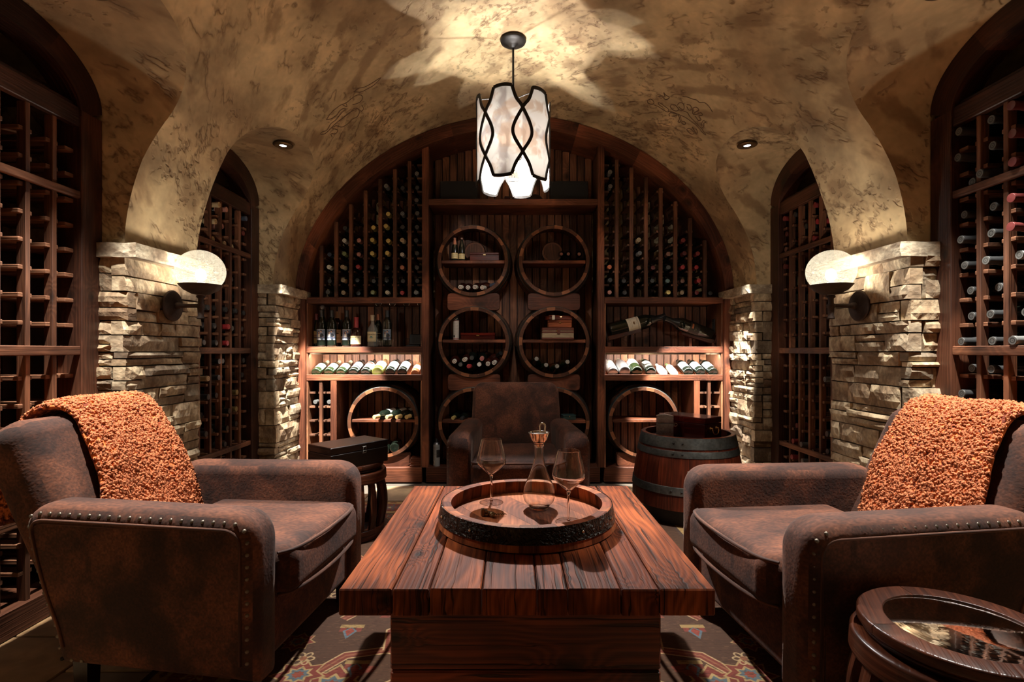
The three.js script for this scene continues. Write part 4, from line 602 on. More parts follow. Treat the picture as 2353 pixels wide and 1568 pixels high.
slant(1409, 'lit tall silver tin bottle with gold letter beside centre post', lab(P.silverTin, { glass: 'bottleSilver', cap: 'silver', arc: 4.5, printH: 0.15, printY: 0.105, scale: 1.06 }));
slant(1436, 'lit wide silver bottle with rounded shoulders and pale cap', { glass: 'bottleSilver', shape: 'champagne', cap: 'cream', scale: 1.04 });
slant(1464, 'lit green bottle with plain white upper label below giant bottle', lab(P.white, { glass: 'bottleGreen', shape: 'champagne', cap: 'white', printY: 0.15, printH: 0.09 }));
slant(1496, 'lit dark bottle with torn cream and black label, green cap', lab(P.goldBlack, { cap: 'green', printH: 0.13, scale: 1.08 }));
slant(1525, 'small white lit bottle with cream neck', { glass: 'bottleWhite', cap: 'cream', scale: 0.70, shape: 'champagne' });
slant(1550, 'small clear lit bottle with lilac and green label', lab(P.lilac, { glass: 'bottlePale', cap: 'green', scale: 0.76, printH: 0.14, printY: 0.11 }));
['beside the lilac label bottle', 'second from cabinet side', 'nearest the cabinet side'].forEach((w, i) => slant([1582, 1610, 1639][i], `lit dark bottle with pale blue script label, ${w} below giant bottles`, lab(P.blueScript, { printH: 0.11, scale: 1.02 })));

// ------------------------------------------------------------------ giant bottles on wooden rests
function giant(base, dir, label, print, scale, restLabel, flip) {
  const o = makeBottle(label, { cap: 'black', capLen: 0.08, print, printY: 0.125, printH: 0.062, arc: 2.4, scale }); const d = V(...dir).normalize(); aim(o, d, V(0, 0.25, 1)); o.position.set(...base);
  const r = thing('bottle_rest', restLabel, 'bottle rest', [base[0], LS, base[2]]); const ang = Math.atan2(d.y, Math.abs(d.x)), sx = Math.sign(d.x);
  const body = 0.0375 * scale, L = 0.26;
  for (const e of [-1, 1]) mesh('side_rail', board(L, 0.035, 0.016, 0), M.walnut, r, [sx * (L / 2 - 0.02), base[1] - LS - body * 0.92 + Math.sin(ang) * L / 2 - 0.006, e * 0.035], [0, 0, sx * ang]);
  mesh('end_stop', board(0.016, 0.10, 0.10, 1), M.walnut, r, [-sx * 0.032, base[1] - LS - 0.028, 0], [0, 0, sx * ang]);
  mesh('leg', board(0.022, Math.max(0.03, base[1] - LS - body + 0.03), 0.09, 1), M.walnut, r, [sx * 0.17, Math.max(0.03, base[1] - LS - body + 0.03) / 2, 0]);
  mesh('foot', board(0.03, 0.03, 0.10, 1), M.walnut, r, [-sx * 0.01, 0.0155, 0]);
}
giant([at(1400, 758, 4.06)[0], 1.150, -4.06], [1, 0.27, 0.02], 'giant dark wine bottle with cream label tilted on wooden rest', P.giant, 1.5, 'wooden rest under the giant cream labelled bottle');
giant([at(1632, 770, 4.10)[0], 1.120, -4.10], [-1, 0.33, 0.25], 'giant dark bottle with black label and small orange square', P.giantDark, 1.4, 'wooden rest under the giant black labelled bottle');
{ const o = thing('wall_control', 'slim black control plate on cabinet side near giant bottle', 'switch', [1.562, 1.19, -4.10], -Math.PI / 2); mesh('plate', cbox(0.045, 0.115, 0.006, 0.002), M.black, o, [0, 0, 0]); for (let i = 0; i < 5; i++) mesh('button', cbox(0.006, 0.005, 0.004, 0.001), M.pewter, o, [0, 0.03 - i * 0.012, 0.004]); }

// ------------------------------------------------------------------ inside the barrels
const bz = -4.06;
function boxThing(name, label, w, h, d, mat, pos, turn = 0, lidH = 0.3, more) {
  const o = thing(name, label, 'box', pos, turn); mesh('body', board(w, h * (1 - lidH) - 0.001, d, 0, 0.002), mat, o, [0, h * (1 - lidH) / 2, 0]); mesh('lid', board(w + 0.002, h * lidH - 0.001, d + 0.002, 0, 0.003), mat, o, [0, h * (1 - lidH / 2), 0]);
  mesh('latch', cbox(w * 0.09, h * 0.22, 0.004, 0.001), M.brass, o, [0, h * (1 - lidH), d / 2 + 0.002]); if (more) more(o, w, h, d); return o;
}
function small(px, sy, d, label, opt) { const o = makeBottle(label, opt); o.position.set(at(px, 800, d)[0], sy, -d); return o; }
small(1045, shelfY[0], 4.04, 'small champagne bottle with copper foil neck in upper barrel', { shape: 'champagne', cap: 'copper', capLen: 0.085, print: P.champagne, printY: 0.065, printH: 0.075, scale: 0.60 });
small(1061, shelfY[0], 4.05, 'small champagne bottle with wide cork and angled pale label', { shape: 'champagne', cap: 'brown', capLen: 0.02, print: P.champagne, printY: 0.06, printH: 0.07, scale: 0.61, print2: P.champagne });
function keg(px, sy, d, label) { const o = thing('small_keg', label, 'keg', [at(px, 800, d)[0], sy, -d]); const r = 0.084; for (let i = 0; i < 18; i++) mesh('stave', cached('kst', () => boxUV(staveGeo(18, (t) => 0.078 + 0.006 * Math.sin(t * Math.PI), 0.10, 0.012), 2)), M.barrelSide, o, [0, r, 0.05], [0, 0, i * Math.PI / 9]); mesh('head', boxUV(new THREE.CylinderGeometry(0.068, 0.068, 0.012, 32).rotateX(Math.PI / 2), 1), M.barrelSide, o, [0, r, 0.042]); for (const z of [0.048, -0.03]) mesh('hoop', cached('khoop' + z, () => hoopRing(z > 0 ? 0.0785 : 0.083, z > 0 ? 0.082 : 0.0785, 0, 0.02)), M.silver, o, [0, r, z]); }
keg(1092, shelfY[0], 4.16, 'small wooden keg behind the red box in upper barrel'); keg(1268, shelfY[1], 4.16, 'small wooden keg behind three small bottles in upper barrel');
boxThing('wooden_box', 'red brown wooden box with arched lid and brass latch in upper barrel', 0.225, 0.062, 0.10, M.cigar, [at(1114, 800, 4.05)[0], shelfY[0], -4.05]);
function lying(px, py, d, label, opt, dir = V(0, 0, 1), group) { const o = makeBottle(label, opt); layTip(o, at(px, py, d), dir, V(0, 1, 0)); if (group) o.userData.group = group; return o; }
const ring = ringTop('#d8d3c6', '#5c1d1d'), dull = ringTop('#9a6a58', '#5a2c24');
[[1058, 660, 'first'], [1075, 661, 'second'], [1091, 660, 'third'], [1108, 661, 'fourth']].forEach(([x, y, w], i) => lying(x, y, 3.965 + (i % 2) * 0.01, `white ringed cap bottle lying under red box, ${w} along from the post`, { cap: 'white', top: ring, glass: 'bottleRed' }, V([-0.08, 0.0, -0.12, -0.3][i], -0.08, 1), 'white ringed bottles in the barrels'));
lying(1139, 654, 4.0, 'dark red bottle lying crossways under red box in upper barrel', { cap: 'blue', glass: 'bottleRed', scale: 0.9 }, V(0.75, 0.08, 0.6));
['beside the small keg', 'second along from keg', 'set apart from the other two'].forEach((w, i) => lying([1290, 1306, 1331][i], 584, 4.0, `small dark bottle with brown cap in upper barrel, ${w}`, { cap: 'brown', top: dull, scale: 0.62, shape: 'champagne' }, V(-0.1, -0.16, 1), 'small dark bottles in the upper barrel'));
{ const o = thing('canister', 'tall printed white canister with black lid in middle barrel', 'canister', [at(1048, 800, 4.05)[0], shelfY[2], -4.05]); mesh('tube', new THREE.CylinderGeometry(0.0235, 0.0235, 0.178, 28), P.canister, o, [0, 0.089, 0], [0, 2.6, 0]); mesh('lid', lathe([[0, 0], [0.0245, 0], [0.0245, 0.006], [0.012, 0.010], [0.006, 0.018], [0, 0.018]], 24), M.black, o, [0, 0.176, 0]); }
boxThing('cigar_box', 'glossy red cigar box with lifted lid in middle barrel', 0.262, 0.053, 0.12, M.cigarRed, [at(1099, 800, 4.06)[0], shelfY[2], -4.06], 0, 0.4);
[[1044, 831, 'nearest the post'], [1067, 827, 'second along'], [1121, 837, 'third along'], [1135, 834, 'nearest the stacked boxes barrel']].forEach(([x, y, w], i) => lying(x, y, 3.96 + (i % 2) * 0.012, `white ringed cap bottle in middle barrel pile, ${w}`, { cap: 'white', top: ring, glass: 'bottleRed' }, V([0.05, -0.1, 0.02, -0.12][i], -0.05, 1), 'white ringed bottles in the barrels'));
lying(1101, 838, 3.965, 'plain white capped bottle in middle barrel pile', { cap: 'white', top: 'white' }, V(0, -0.02, 1)); lying(1058, 838, 3.99, 'dull grey capped bottle low in middle barrel pile', { cap: 'charcoal', top: 'grey' }, V(0, 0, 1)); lying(1084, 823, 3.985, 'silver topped black bottle on top of middle barrel pile', { cap: 'charcoal', top: embossed }, V(0.02, -0.1, 1)); lying(1077, 842, 3.96, 'red capped bottle at bottom of middle barrel pile', { cap: 'red' }, V(-0.12, 0.04, 1)); lying(1107, 825, 3.975, 'pink capped bottle on top of middle barrel pile', { cap: 'pink', top: ringTop('#c4807c', '#8c3c3c') }, V(0, -0.1, 1)); lying(1151, 812, 4.02, 'large dark red bottle leaning against middle barrel side', { cap: 'black', glass: 'bottleRed' }, V(0.5, 0.35, 0.8));
boxThing('leather_case', 'tan linen case with leather bands at bottom of box stack', 0.242, 0.092, 0.13, M.linen, [at(1280.5, 800, 4.05)[0], shelfY[3], -4.05], 0, 0.26, (o, w, h, d) => { o.children[1].material = M.leather; mesh('leather_band', cbox(w + 0.004, h * 0.16, d + 0.004, 0.002), M.leather, o, [0, h * 0.62, 0]); mesh('leather_band', cbox(w + 0.004, h * 0.15, d + 0.004, 0.002), M.leather, o, [0, h * 0.08, 0]); mesh('strap', cbox(0.022, h * 0.5, 0.006, 0.002), M.leather, o, [0.005, h * 0.68, d / 2 + 0.004]); });
boxThing('cigar_box', 'pale cedar cigar box in the middle of the box stack', 0.18, 0.058, 0.11, M.cigarLight, [at(1285, 800, 4.05)[0], shelfY[3] + 0.093, -4.05], 0.03, 0.35);
boxThing('cigar_box', 'thin red brown cigar box on top of the box stack', 0.19, 0.032, 0.12, M.cigar, [at(1282, 800, 4.05)[0], shelfY[3] + 0.152, -4.05], 0.3, 0.3, (o, w, h, d) => mesh('paper_band', cbox(0.022, h + 0.002, d + 0.004, 0.001), M.paper, o, [-w * 0.32, h / 2, 0]));
[[1233, 825, 'nearest the pile barrel'], [1255, 839, 'second along'], [1280, 842, 'third along'], [1304, 832, 'nearest the outer post']].forEach(([x, y, w], i) => lying(x, y, 3.985, `dark green bottle with grey cork below box stack, ${w}`, { shape: 'champagne', glass: 'bottleGreen', cap: 'grey', capLen: 0.02, top: ringTop('#a29a8c', '#6f675b'), scale: 0.92 }, V([-0.04, 0.02, 0, 0.06][i], 0.16, 1), 'green bottles in the middle barrel'));
lying(1041, 961, 4.0, 'gold topped bottle on bottom barrel shelf beside armchair', { cap: 'gold', top: ringTop('#c9b375', '#7a6430'), scale: 0.9 }, V(-0.12, 0, 1)); lying(1061, 962, 4.0, 'dark topped bottle on bottom barrel shelf beside armchair', { cap: 'charcoal', scale: 0.9 }, V(-0.1, 0, 1));
boxThing('book_box', 'dark green box with pale print on bottom barrel shelf', 0.10, 0.038, 0.09, std({ color: lin(0.02, 0.05, 0.045), roughness: 0.4 }), [at(1306, 960, 4.06)[0], shelfY[5], -4.06], 0.1, 0.3);
[[860, 'nearest the narrow rack'], [889, 'second along'], [912, 'third along'], [934, 'nearest the centre post']].forEach(([x, w], i) => lying(x, 959, 3.93, `yellow capped bottle on low barrel shelf, ${w}`, { cap: 'yellow', top: 'yellow', print: P.white, printY: 0.10, printH: 0.08, arc: 3.4, scale: 0.95 }, V(-0.48 + i * 0.05, -0.06, 1), 'yellow capped bottles on the low barrel shelf'));
for (const [px, py, w] of [[906, 1030, 'outer one beside black box'], [884, 1034, 'half hidden by black box']]) { const o = makeBottle(`dark bottle lying base outward in low barrel, ${w}`, { cap: 'black' }); aim(o, V(-0.1, 0.05, -1), V(0, 1, 0)); o.position.set(...at(px, py, 4.0)); }
for (let i = 0; i < 5; i++) { const o = mesh('wooden_coaster', board(0.10, 0.0125, 0.10, 0, 0.002), M.cigarLight, scene, [at(959, 900, 4.03)[0] + rr(-0.003, 0.003), 0.1195 + i * 0.0135, -4.03], [0, rr(-0.06, 0.06), 0]); tag(o, 'pale square board in low stack by centre post, ' + ORD[i] + ' from bottom', 'board', 'pale boards stacked by the post'); }
{ const o = thing('spray_can', 'grey printed aerosol can standing beside the centre post', 'spray can', [at(1003, 1000, 4.02)[0], 0.112, -4.02]); mesh('can', new THREE.CylinderGeometry(0.026, 0.026, 0.165, 28), P.spray, o, [0, 0.083, 0], [0, 2.7, 0]); mesh('shoulder', lathe([[0.026, 0.165], [0.022, 0.176], [0.013, 0.182], [0.010, 0.186], [0, 0.186]], 24), M.pewter, o); mesh('nozzle', lathe([[0.009, 0.185], [0.009, 0.205], [0.006, 0.210], [0, 0.210]], 16), M.black, o); }
// speakers and bits on the high shelf
for (const [px0, px1, w] of [[1012, 1098, 'on high shelf above barrel with red wooden box'], [1265, 1351, 'on high shelf above barrel with small bottles']]) { const d = 4.10, x0 = at(px0, 0, d)[0], x1 = at(px1, 0, d)[0], o = thing('speaker', 'black cloth fronted loudspeaker ' + w, 'speaker', [(x0 + x1) / 2, 2.152, -d]); const W = x1 - x0, h = 0.172; mesh('cabinet', cbox(W, h, 0.14, 0.004), M.black, o, [0, h / 2, -0.05]); const s = new THREE.Shape(), a = W / 2 - 0.008, b = h / 2 - 0.006, r = 0.045; s.moveTo(-a + r, -b); s.lineTo(a - r, -b); s.quadraticCurveTo(a, -b, a, -b + r); s.lineTo(a, b - r); s.quadraticCurveTo(a, b, a - r, b); s.lineTo(-a + r, b); s.quadraticCurveTo(-a, b, -a, b - r); s.lineTo(-a, -b + r); s.quadraticCurveTo(-a, -b, -a + r, -b); mesh('grille', boxUV(new THREE.ExtrudeGeometry(s, { depth: 0.008, bevelSize: 0.003, bevelThickness: 0.003, bevelSegments: 2 }), 1), M.blackCloth, o, [0, h / 2, 0.024]); }
boxThing('wooden_box', 'small dark red box on high shelf behind the pendant lamp', 0.10, 0.06, 0.08, M.cigarRed, [at(1172, 440, 4.14)[0], 2.152, -4.14], 0.2);
{ const o = thing('bowl', 'dark upturned bowl on high shelf behind the pendant lamp', 'bowl', [at(1228, 440, 4.16)[0], 2.152, -4.16]); mesh('bowl', lathe([[0.075, 0], [0.078, 0.01], [0.07, 0.05], [0.045, 0.08], [0, 0.095]], 28), M.rust, o); }

// ------------------------------------------------------------------ rug
{
  const W = 2.30, D = 2.52; const map = canvasTex(1400, 1536, (g, w, h) => {
    const r = rng(99); g.fillStyle = '#4f3728'; g.fillRect(0, 0, w, h);
    const flower = (x, y, s, a, b, c) => { g.save(); g.translate(x, y); g.rotate((r() - 0.5) * 0.3); for (const [k, f] of [[1, a], [0.72, b], [0.46, a], [0.28, c]]) { g.fillStyle = f; g.beginPath(); for (let i = 0; i <= 32; i++) { const t = i / 32 * 6.2832, q = s * k * (1 + 0.24 * Math.sign(Math.cos(t * 8))); g.lineTo(Math.round(Math.cos(t) * q / 5) * 5, Math.round(Math.sin(t) * q / 5) * 5); } g.fill(); } g.restore(); };
    const vine = (x0, y0, x1, y1, c) => { g.strokeStyle = c; g.lineWidth = 9; g.beginPath(); g.moveTo(x0, y0); g.bezierCurveTo(x0 + (r() - 0.5) * 260, y0 + 90, x1 + (r() - 0.5) * 260, y1 - 90, x1, y1); g.stroke(); };
    const leaf = (x, y, s, t, c) => { g.save(); g.translate(x, y); g.rotate(t); g.fillStyle = c; g.beginPath(); g.moveTo(-s, 0); g.lineTo(-s * 0.3, -s * 0.45); g.lineTo(0, -s * 0.2); g.lineTo(s * 0.4, -s * 0.5); g.lineTo(s, 0); g.lineTo(s * 0.4, s * 0.5); g.lineTo(0, s * 0.2); g.lineTo(-s * 0.3, s * 0.45); g.fill(); g.restore(); };
    const reds = ['#8a4a3c', '#7c4034', '#935646'], golds = ['#a08a66', '#94805c', '#b09a74'], blues = ['#5b6f80', '#6f8290'], P1 = (a) => a[Math.floor(r() * a.length)];
    // field, mirrored about the long axis
    const both = (f) => { f((x) => x, 1); f((x) => w - x, -1); };
    const ribbon = (X, pts) => { for (const [lw, c] of [[26, '#b9a27c'], [18, '#7c3f33'], [5, '#94604a']]) { g.strokeStyle = c; g.lineWidth = lw; g.lineJoin = 'miter'; g.beginPath(); pts.forEach((p, i) => i ? g.lineTo(X(p[0]), p[1]) : g.moveTo(X(p[0]), p[1])); g.stroke(); } };
    const tulip = (x, y, s, m) => { g.fillStyle = '#a08a5c'; g.fillRect(x - s, y + s * 0.5, 2 * s, s * 0.5); g.fillStyle = '#7d3c33'; g.fillRect(x - s * 0.9, y - s * 0.1, s * 0.5, s * 0.6); g.fillRect(x + s * 0.4, y - s * 0.1, s * 0.5, s * 0.6); g.fillStyle = '#5d7486'; g.beginPath(); g.moveTo(x, y - s * 1.2); g.lineTo(x + s * 0.6, y); g.lineTo(x, y + s * 0.6); g.lineTo(x - s * 0.6, y); g.fill(); g.fillStyle = '#8f4338'; g.beginPath(); g.moveTo(x, y - s * 0.8); g.lineTo(x + s * 0.38, y); g.lineTo(x, y + s * 0.5); g.lineTo(x - s * 0.38, y); g.fill(); };
    const rosette = (x, y, s) => { g.strokeStyle = '#b5a07c'; g.lineWidth = s * 0.22; for (let i = 0; i < 6; i++) { g.beginPath(); g.ellipse(x + Math.cos(i * 1.047) * s * 0.8, y + Math.sin(i * 1.047) * s * 0.8, s * 0.46, s * 0.34, i * 1.047, 0, 7); g.stroke(); } g.fillStyle = '#8a5a40'; g.beginPath(); g.arc(x, y, s * 0.42, 0, 7); g.fill(); };
    const palmette = (x, y, s, m) => { for (const [k, c] of [[1.12, '#ab9468'], [0.98, '#7c3b31'], [0.62, '#b09a6c'], [0.46, '#5c6f7c'], [0.26, '#8a4638']]) { g.fillStyle = c; g.beginPath(); const P = [[0, -1], [0.28, -0.62], [0.66, -0.72], [0.6, -0.3], [1, -0.1], [0.62, 0.2], [0.74, 0.62], [0.3, 0.52], [0, 0.9], [-0.3, 0.52], [-0.74, 0.62], [-0.62, 0.2], [-1, -0.1], [-0.6, -0.3], [-0.66, -0.72], [-0.28, -0.62]]; P.forEach((p, i) => i ? g.lineTo(x + p[0] * s * k, y + p[1] * s * k) : g.moveTo(x + p[0] * s * k, y + p[1] * s * k)); g.fill(); } };
    both((X, m) => { for (const [y0, k] of [[190, 1], [400, 0], [610, 1], [820, 0], [1030, 1], [1220, 0]]) { ribbon(X, [[300, y0], [350, y0 + 70], [430, y0 + 90], [520, y0 + 60], [560, y0 + 110], [640, y0 + 120]]); ribbon(X, [[430, y0 + 90], [420, y0 + 160], [470, y0 + 200]]); palmette(X(k ? 350 : 520), y0 + (k ? 190 : 225), 62, m); palmette(X(k ? 600 : 280), y0 + 10, 48, m); tulip(X(k ? 470 : 380), y0 + 30, 24, m); tulip(X(610), y0 + 200, 22, m); rosette(X(k ? 250 : 650), y0 + 130, 22); rosette(X(k ? 530 : 440), y0 + 262, 18); rosette(X(k ? 330 : 270), y0 + 60, 17); tulip(X(k ? 262 : 330), y0 + 160, 26, m); palmette(X(k ? 420 : 236), y0 + 120, 34, m); leaf(X(400), y0 + 20, 26, m > 0 ? 0.6 : 2.5, '#7c3f33'); leaf(X(560), y0 + 170, 24, m > 0 ? 2 : 1.1, '#93805a'); } });
    // border
    const ring = (i, t, c) => { g.strokeStyle = c; g.lineWidth = t; g.strokeRect(i + t / 2, i + t / 2, w - 2 * i - t, h - 2 * i - t); };
    ring(0, 16, '#4a2f26'); ring(16, 30, '#b0925f'); ring(46, 92, '#8a4233'); ring(138, 26, '#b59a68'); ring(164, 12, '#4b3a34');
    for (let i = 0; i < 22; i++) for (const e of [0, 1]) { const y = 92 + i * (h - 184) / 21; flower(e ? w - 92 : 92, y, i % 2 ? 22 : 32, i % 2 ? '#bb9d68' : '#54687a', '#a2503b', '#d0b98a'); const x = 92 + i * (w - 184) / 21; flower(x, e ? h - 92 : 92, i % 2 ? 22 : 32, i % 2 ? '#bb9d68' : '#54687a', '#a2503b', '#d0b98a'); leaf(e ? w - 31 : 31, y, 16, 1.57, '#7c3d2f'); leaf(x, e ? h - 31 : 31, 16, 0, '#7c3d2f'); }
    // worn weave
    for (let y = 0; y < h; y += 3) { g.fillStyle = `rgba(30,20,14,${0.04 + 0.16 * r()})`; g.fillRect(0, y, w, 2); }
    for (let k = 0; k < 26000; k++) { g.fillStyle = r() < 0.6 ? 'rgba(40,26,18,0.28)' : 'rgba(180,150,110,0.14)'; g.fillRect(r() * w, r() * h, 3 + r() * 9, 2); }
  });
  const geo = new RoundedBoxGeometry(W, 0.012, D, 2, 0.005); const p = geo.attributes.position, uv = geo.attributes.uv; for (let i = 0; i < p.count; i++) uv.setXY(i, p.getX(i) / W + 0.5, p.getZ(i) / D + 0.5);
  const m = mesh('rug', geo, std({ map, bumpMap: yarnBump, bumpScale: 0.0015, color: lin(0.86, 0.76, 0.66), roughness: 1 }), scene, [0.02, 0.006, -2.18]); tag(m, 'worn patterned rug in brown, brick red and gold under the plank table', 'rug');
}

// ------------------------------------------------------------------ armchairs
function armSide(front) {      // profile in (forward, height)
  const s = new THREE.Shape(), F = front; s.moveTo(-0.30 + 0, 0.105); s.lineTo(F, 0.105); s.lineTo(F, 0.50); s.quadraticCurveTo(F, 0.575, F - 0.08, 0.577); s.lineTo(-0.33, 0.577); s.quadraticCurveTo(-0.41, 0.577, -0.405, 0.53); s.quadraticCurveTo(-0.38, 0.38, -0.315, 0.22); s.lineTo(-0.30, 0.105); return s;
}
function puffy(geo, amount, seed) { return warp(geo, (x, y, z) => { const n = n3(x * 5 + seed, y * 5, z * 5 + seed) * amount + n3(x * 14, y * 14 + seed, z * 14) * amount * 0.35; const l = Math.hypot(x, y, z) || 1; return [x + n * x / l, y + n * y / l, z + n * z / l]; }); }
const BACKREST = [0, 0.525, -0.445, 0.46];
function makeChair(label, pos, turn) {
  const c = thing('armchair', label, 'armchair', pos, turn); const TAPER = 0.045;
  const armGeo = () => { const g = new THREE.ExtrudeGeometry(armSide(0.33 - 0.05), { depth: 0.03, bevelEnabled: true, bevelSize: 0.05, bevelThickness: 0.052, bevelSegments: 7, curveSegments: 12, steps: 1 }); g.translate(0, 0, -0.015); g.rotateY(-Math.PI / 2); return g; };
  // ExtrudeGeometry bevel grows outward by bevelSize, so the profile is inset first
  const inset = (e) => { const s = new THREE.Shape(), F = 0.33 - e, T = 0.560 - e, B = 0.105 + e; s.moveTo(-0.29 + e, B); s.lineTo(F, B); s.lineTo(F, T - 0.05); s.quadraticCurveTo(F, T, F - 0.055, T); s.lineTo(-0.35 + e, T); s.quadraticCurveTo(-0.405 + e, T, -0.40 + e, T - 0.03); s.quadraticCurveTo(-0.375 + e, 0.36, -0.31 + e, 0.22); s.lineTo(-0.29 + e, B); return s; };
  for (const s of [-1, 1]) {
    const g = new THREE.ExtrudeGeometry(inset(0.042), { depth: 0.034, bevelEnabled: true, bevelSize: 0.042, bevelThickness: 0.046, bevelSegments: 8, curveSegments: 10 }); g.translate(0, 0, -0.017); g.rotateY(-Math.PI / 2);
    const arm = mesh('arm', soft(warp(g, (x, y, z) => { const n = n3(x * 7 + s * 9, y * 7, z * 7) * 0.004; return [x + n, y + n * 0.6, z]; })), M.suede, c, [s * 0.300, 0, 0], [0, s * TAPER, 0]);
    const pts = inset(0.040).getSpacedPoints(90).map((p) => V(s * 0.0635, p.y, p.x)); const open = pts.filter((p, i) => i > 0 && p.y > 0.15);
    mesh('welt', tube(open, 0.0045, 110, 6), M.welt, arm); mesh('seam', tube(open.map((p) => V(p.x - s * 0.003, p.y - (p.y > 0.50 ? 0.011 : 0), p.z - (p.z > 0.27 ? 0.011 : 0))), 0.0025, 110, 5), M.welt, arm);
    const nails = inset(0.0235).getSpacedPoints(64), nailGeo = cached('nail', () => { const n = new THREE.SphereGeometry(0.0060, 9, 5, 0, 6.284, 0, Math.PI / 2); n.scale(1, 0.6, 1); n.rotateZ(-Math.PI / 2); return n; });
    for (const p of nails) if (p.y > 0.16 || p.x < -0.2) { const frontSide = p.x > 0.28 && p.y < 0.485; const n = mesh('nail_head', nailGeo, M.nail, arm, [s * 0.0565, p.y, p.x]); n.rotation.set(0, 0, s > 0 ? 0.45 * (p.y > 0.485 ? 1 : 0.3) : Math.PI - 0.45 * (p.y > 0.485 ? 1 : 0.3)); if (frontSide) n.rotation.y = s > 0 ? -0.6 : 0.6; }
    for (const z of [0.27, -0.23]) mesh('leg', soft(warp(new THREE.BoxGeometry(0.05, 0.105, 0.05, 1, 2, 1), (x, y, zz) => [x * (0.85 + y), y, zz * (0.85 + y)]), 0.6, 0.4), M.ebony, c, [s * 0.305, 0.0525 + 0.012, z]);
  }
  mesh('seat_frame', soft(puffy(new RoundedBoxGeometry(0.56, 0.19, 0.62, 6, 0.025), 0.004, 3)), M.suede, c, [0, 0.205, -0.005]);
  const cush = new RoundedBoxGeometry(0.50, 0.145, 0.56, 12, 0.045);
  mesh('seat_cushion', soft(warp(cush, (x, y, z) => { const u = x / 0.25, v = z / 0.28, crown = Math.max(0, 1 - u * u) * Math.max(0, 1 - v * v) * 0.032; const n = n3(x * 9, y * 9, z * 9) * 0.004; return [x * (1 + 0.02 * (1 - v * v)), y + (y > 0 ? crown : 0) + n, z + (z > 0 ? 0.025 * (1 - u * u) : 0)]; })), M.suede, c, [0, 0.352, 0.075]);
  for (const dy of [0.0600, -0.0600]) { const q = []; for (let i = 0; i <= 20; i++) { const u = -1 + i / 10; q.push([u * 0.246, 0.352 + dy + 0.004 * (1 - u * u) * (dy > 0 ? 1 : 0), 0.075 + 0.2695 + 0.027 * (1 - u * u) - 0.028 * Math.pow(Math.abs(u), 10)]); } mesh('cushion_welt', tube(q, 0.006, 50, 6), M.welt, c); }
  // reclined back: tapered slab with a rounded top
  const bk = new RoundedBoxGeometry(0.585, 0.54, 0.17, 12, 0.07);
  mesh('backrest', soft(warp(bk, (x, y, z) => { const u = x / 0.29, v = (y + 0.27) / 0.54, crown = z > 0 ? 0.025 * Math.max(0, 1 - u * u) * Math.max(0, 1 - Math.pow(2 * v - 1, 2)) : 0; return [x * (1.02 - 0.02 * v), y + (y > 0.2 ? 0.012 * (1 - u * u) : 0), z + crown + n3(x * 6, y * 6, z * 6) * 0.006]; })), M.suede, c, BACKREST.slice(0, 3), [-BACKREST[3], 0, 0]);
  mesh('outer_back', soft(new RoundedBoxGeometry(0.56, 0.46, 0.07, 5, 0.03)), M.suede, c, [0, 0.34, -0.375], [-0.24, 0, 0]);
  return c;
}
makeChair('brown suede armchair with orange throw beside the slatted stool', [-0.985, 0, -1.79], 84 * Math.PI / 180);
makeChair('brown suede armchair with orange throw beside the mirrored drum table', [1.01, 0, -1.72], -84 * Math.PI / 180);
makeChair('brown suede armchair without throw facing across the plank table', [0.012, 0, -3.06], 0.01);

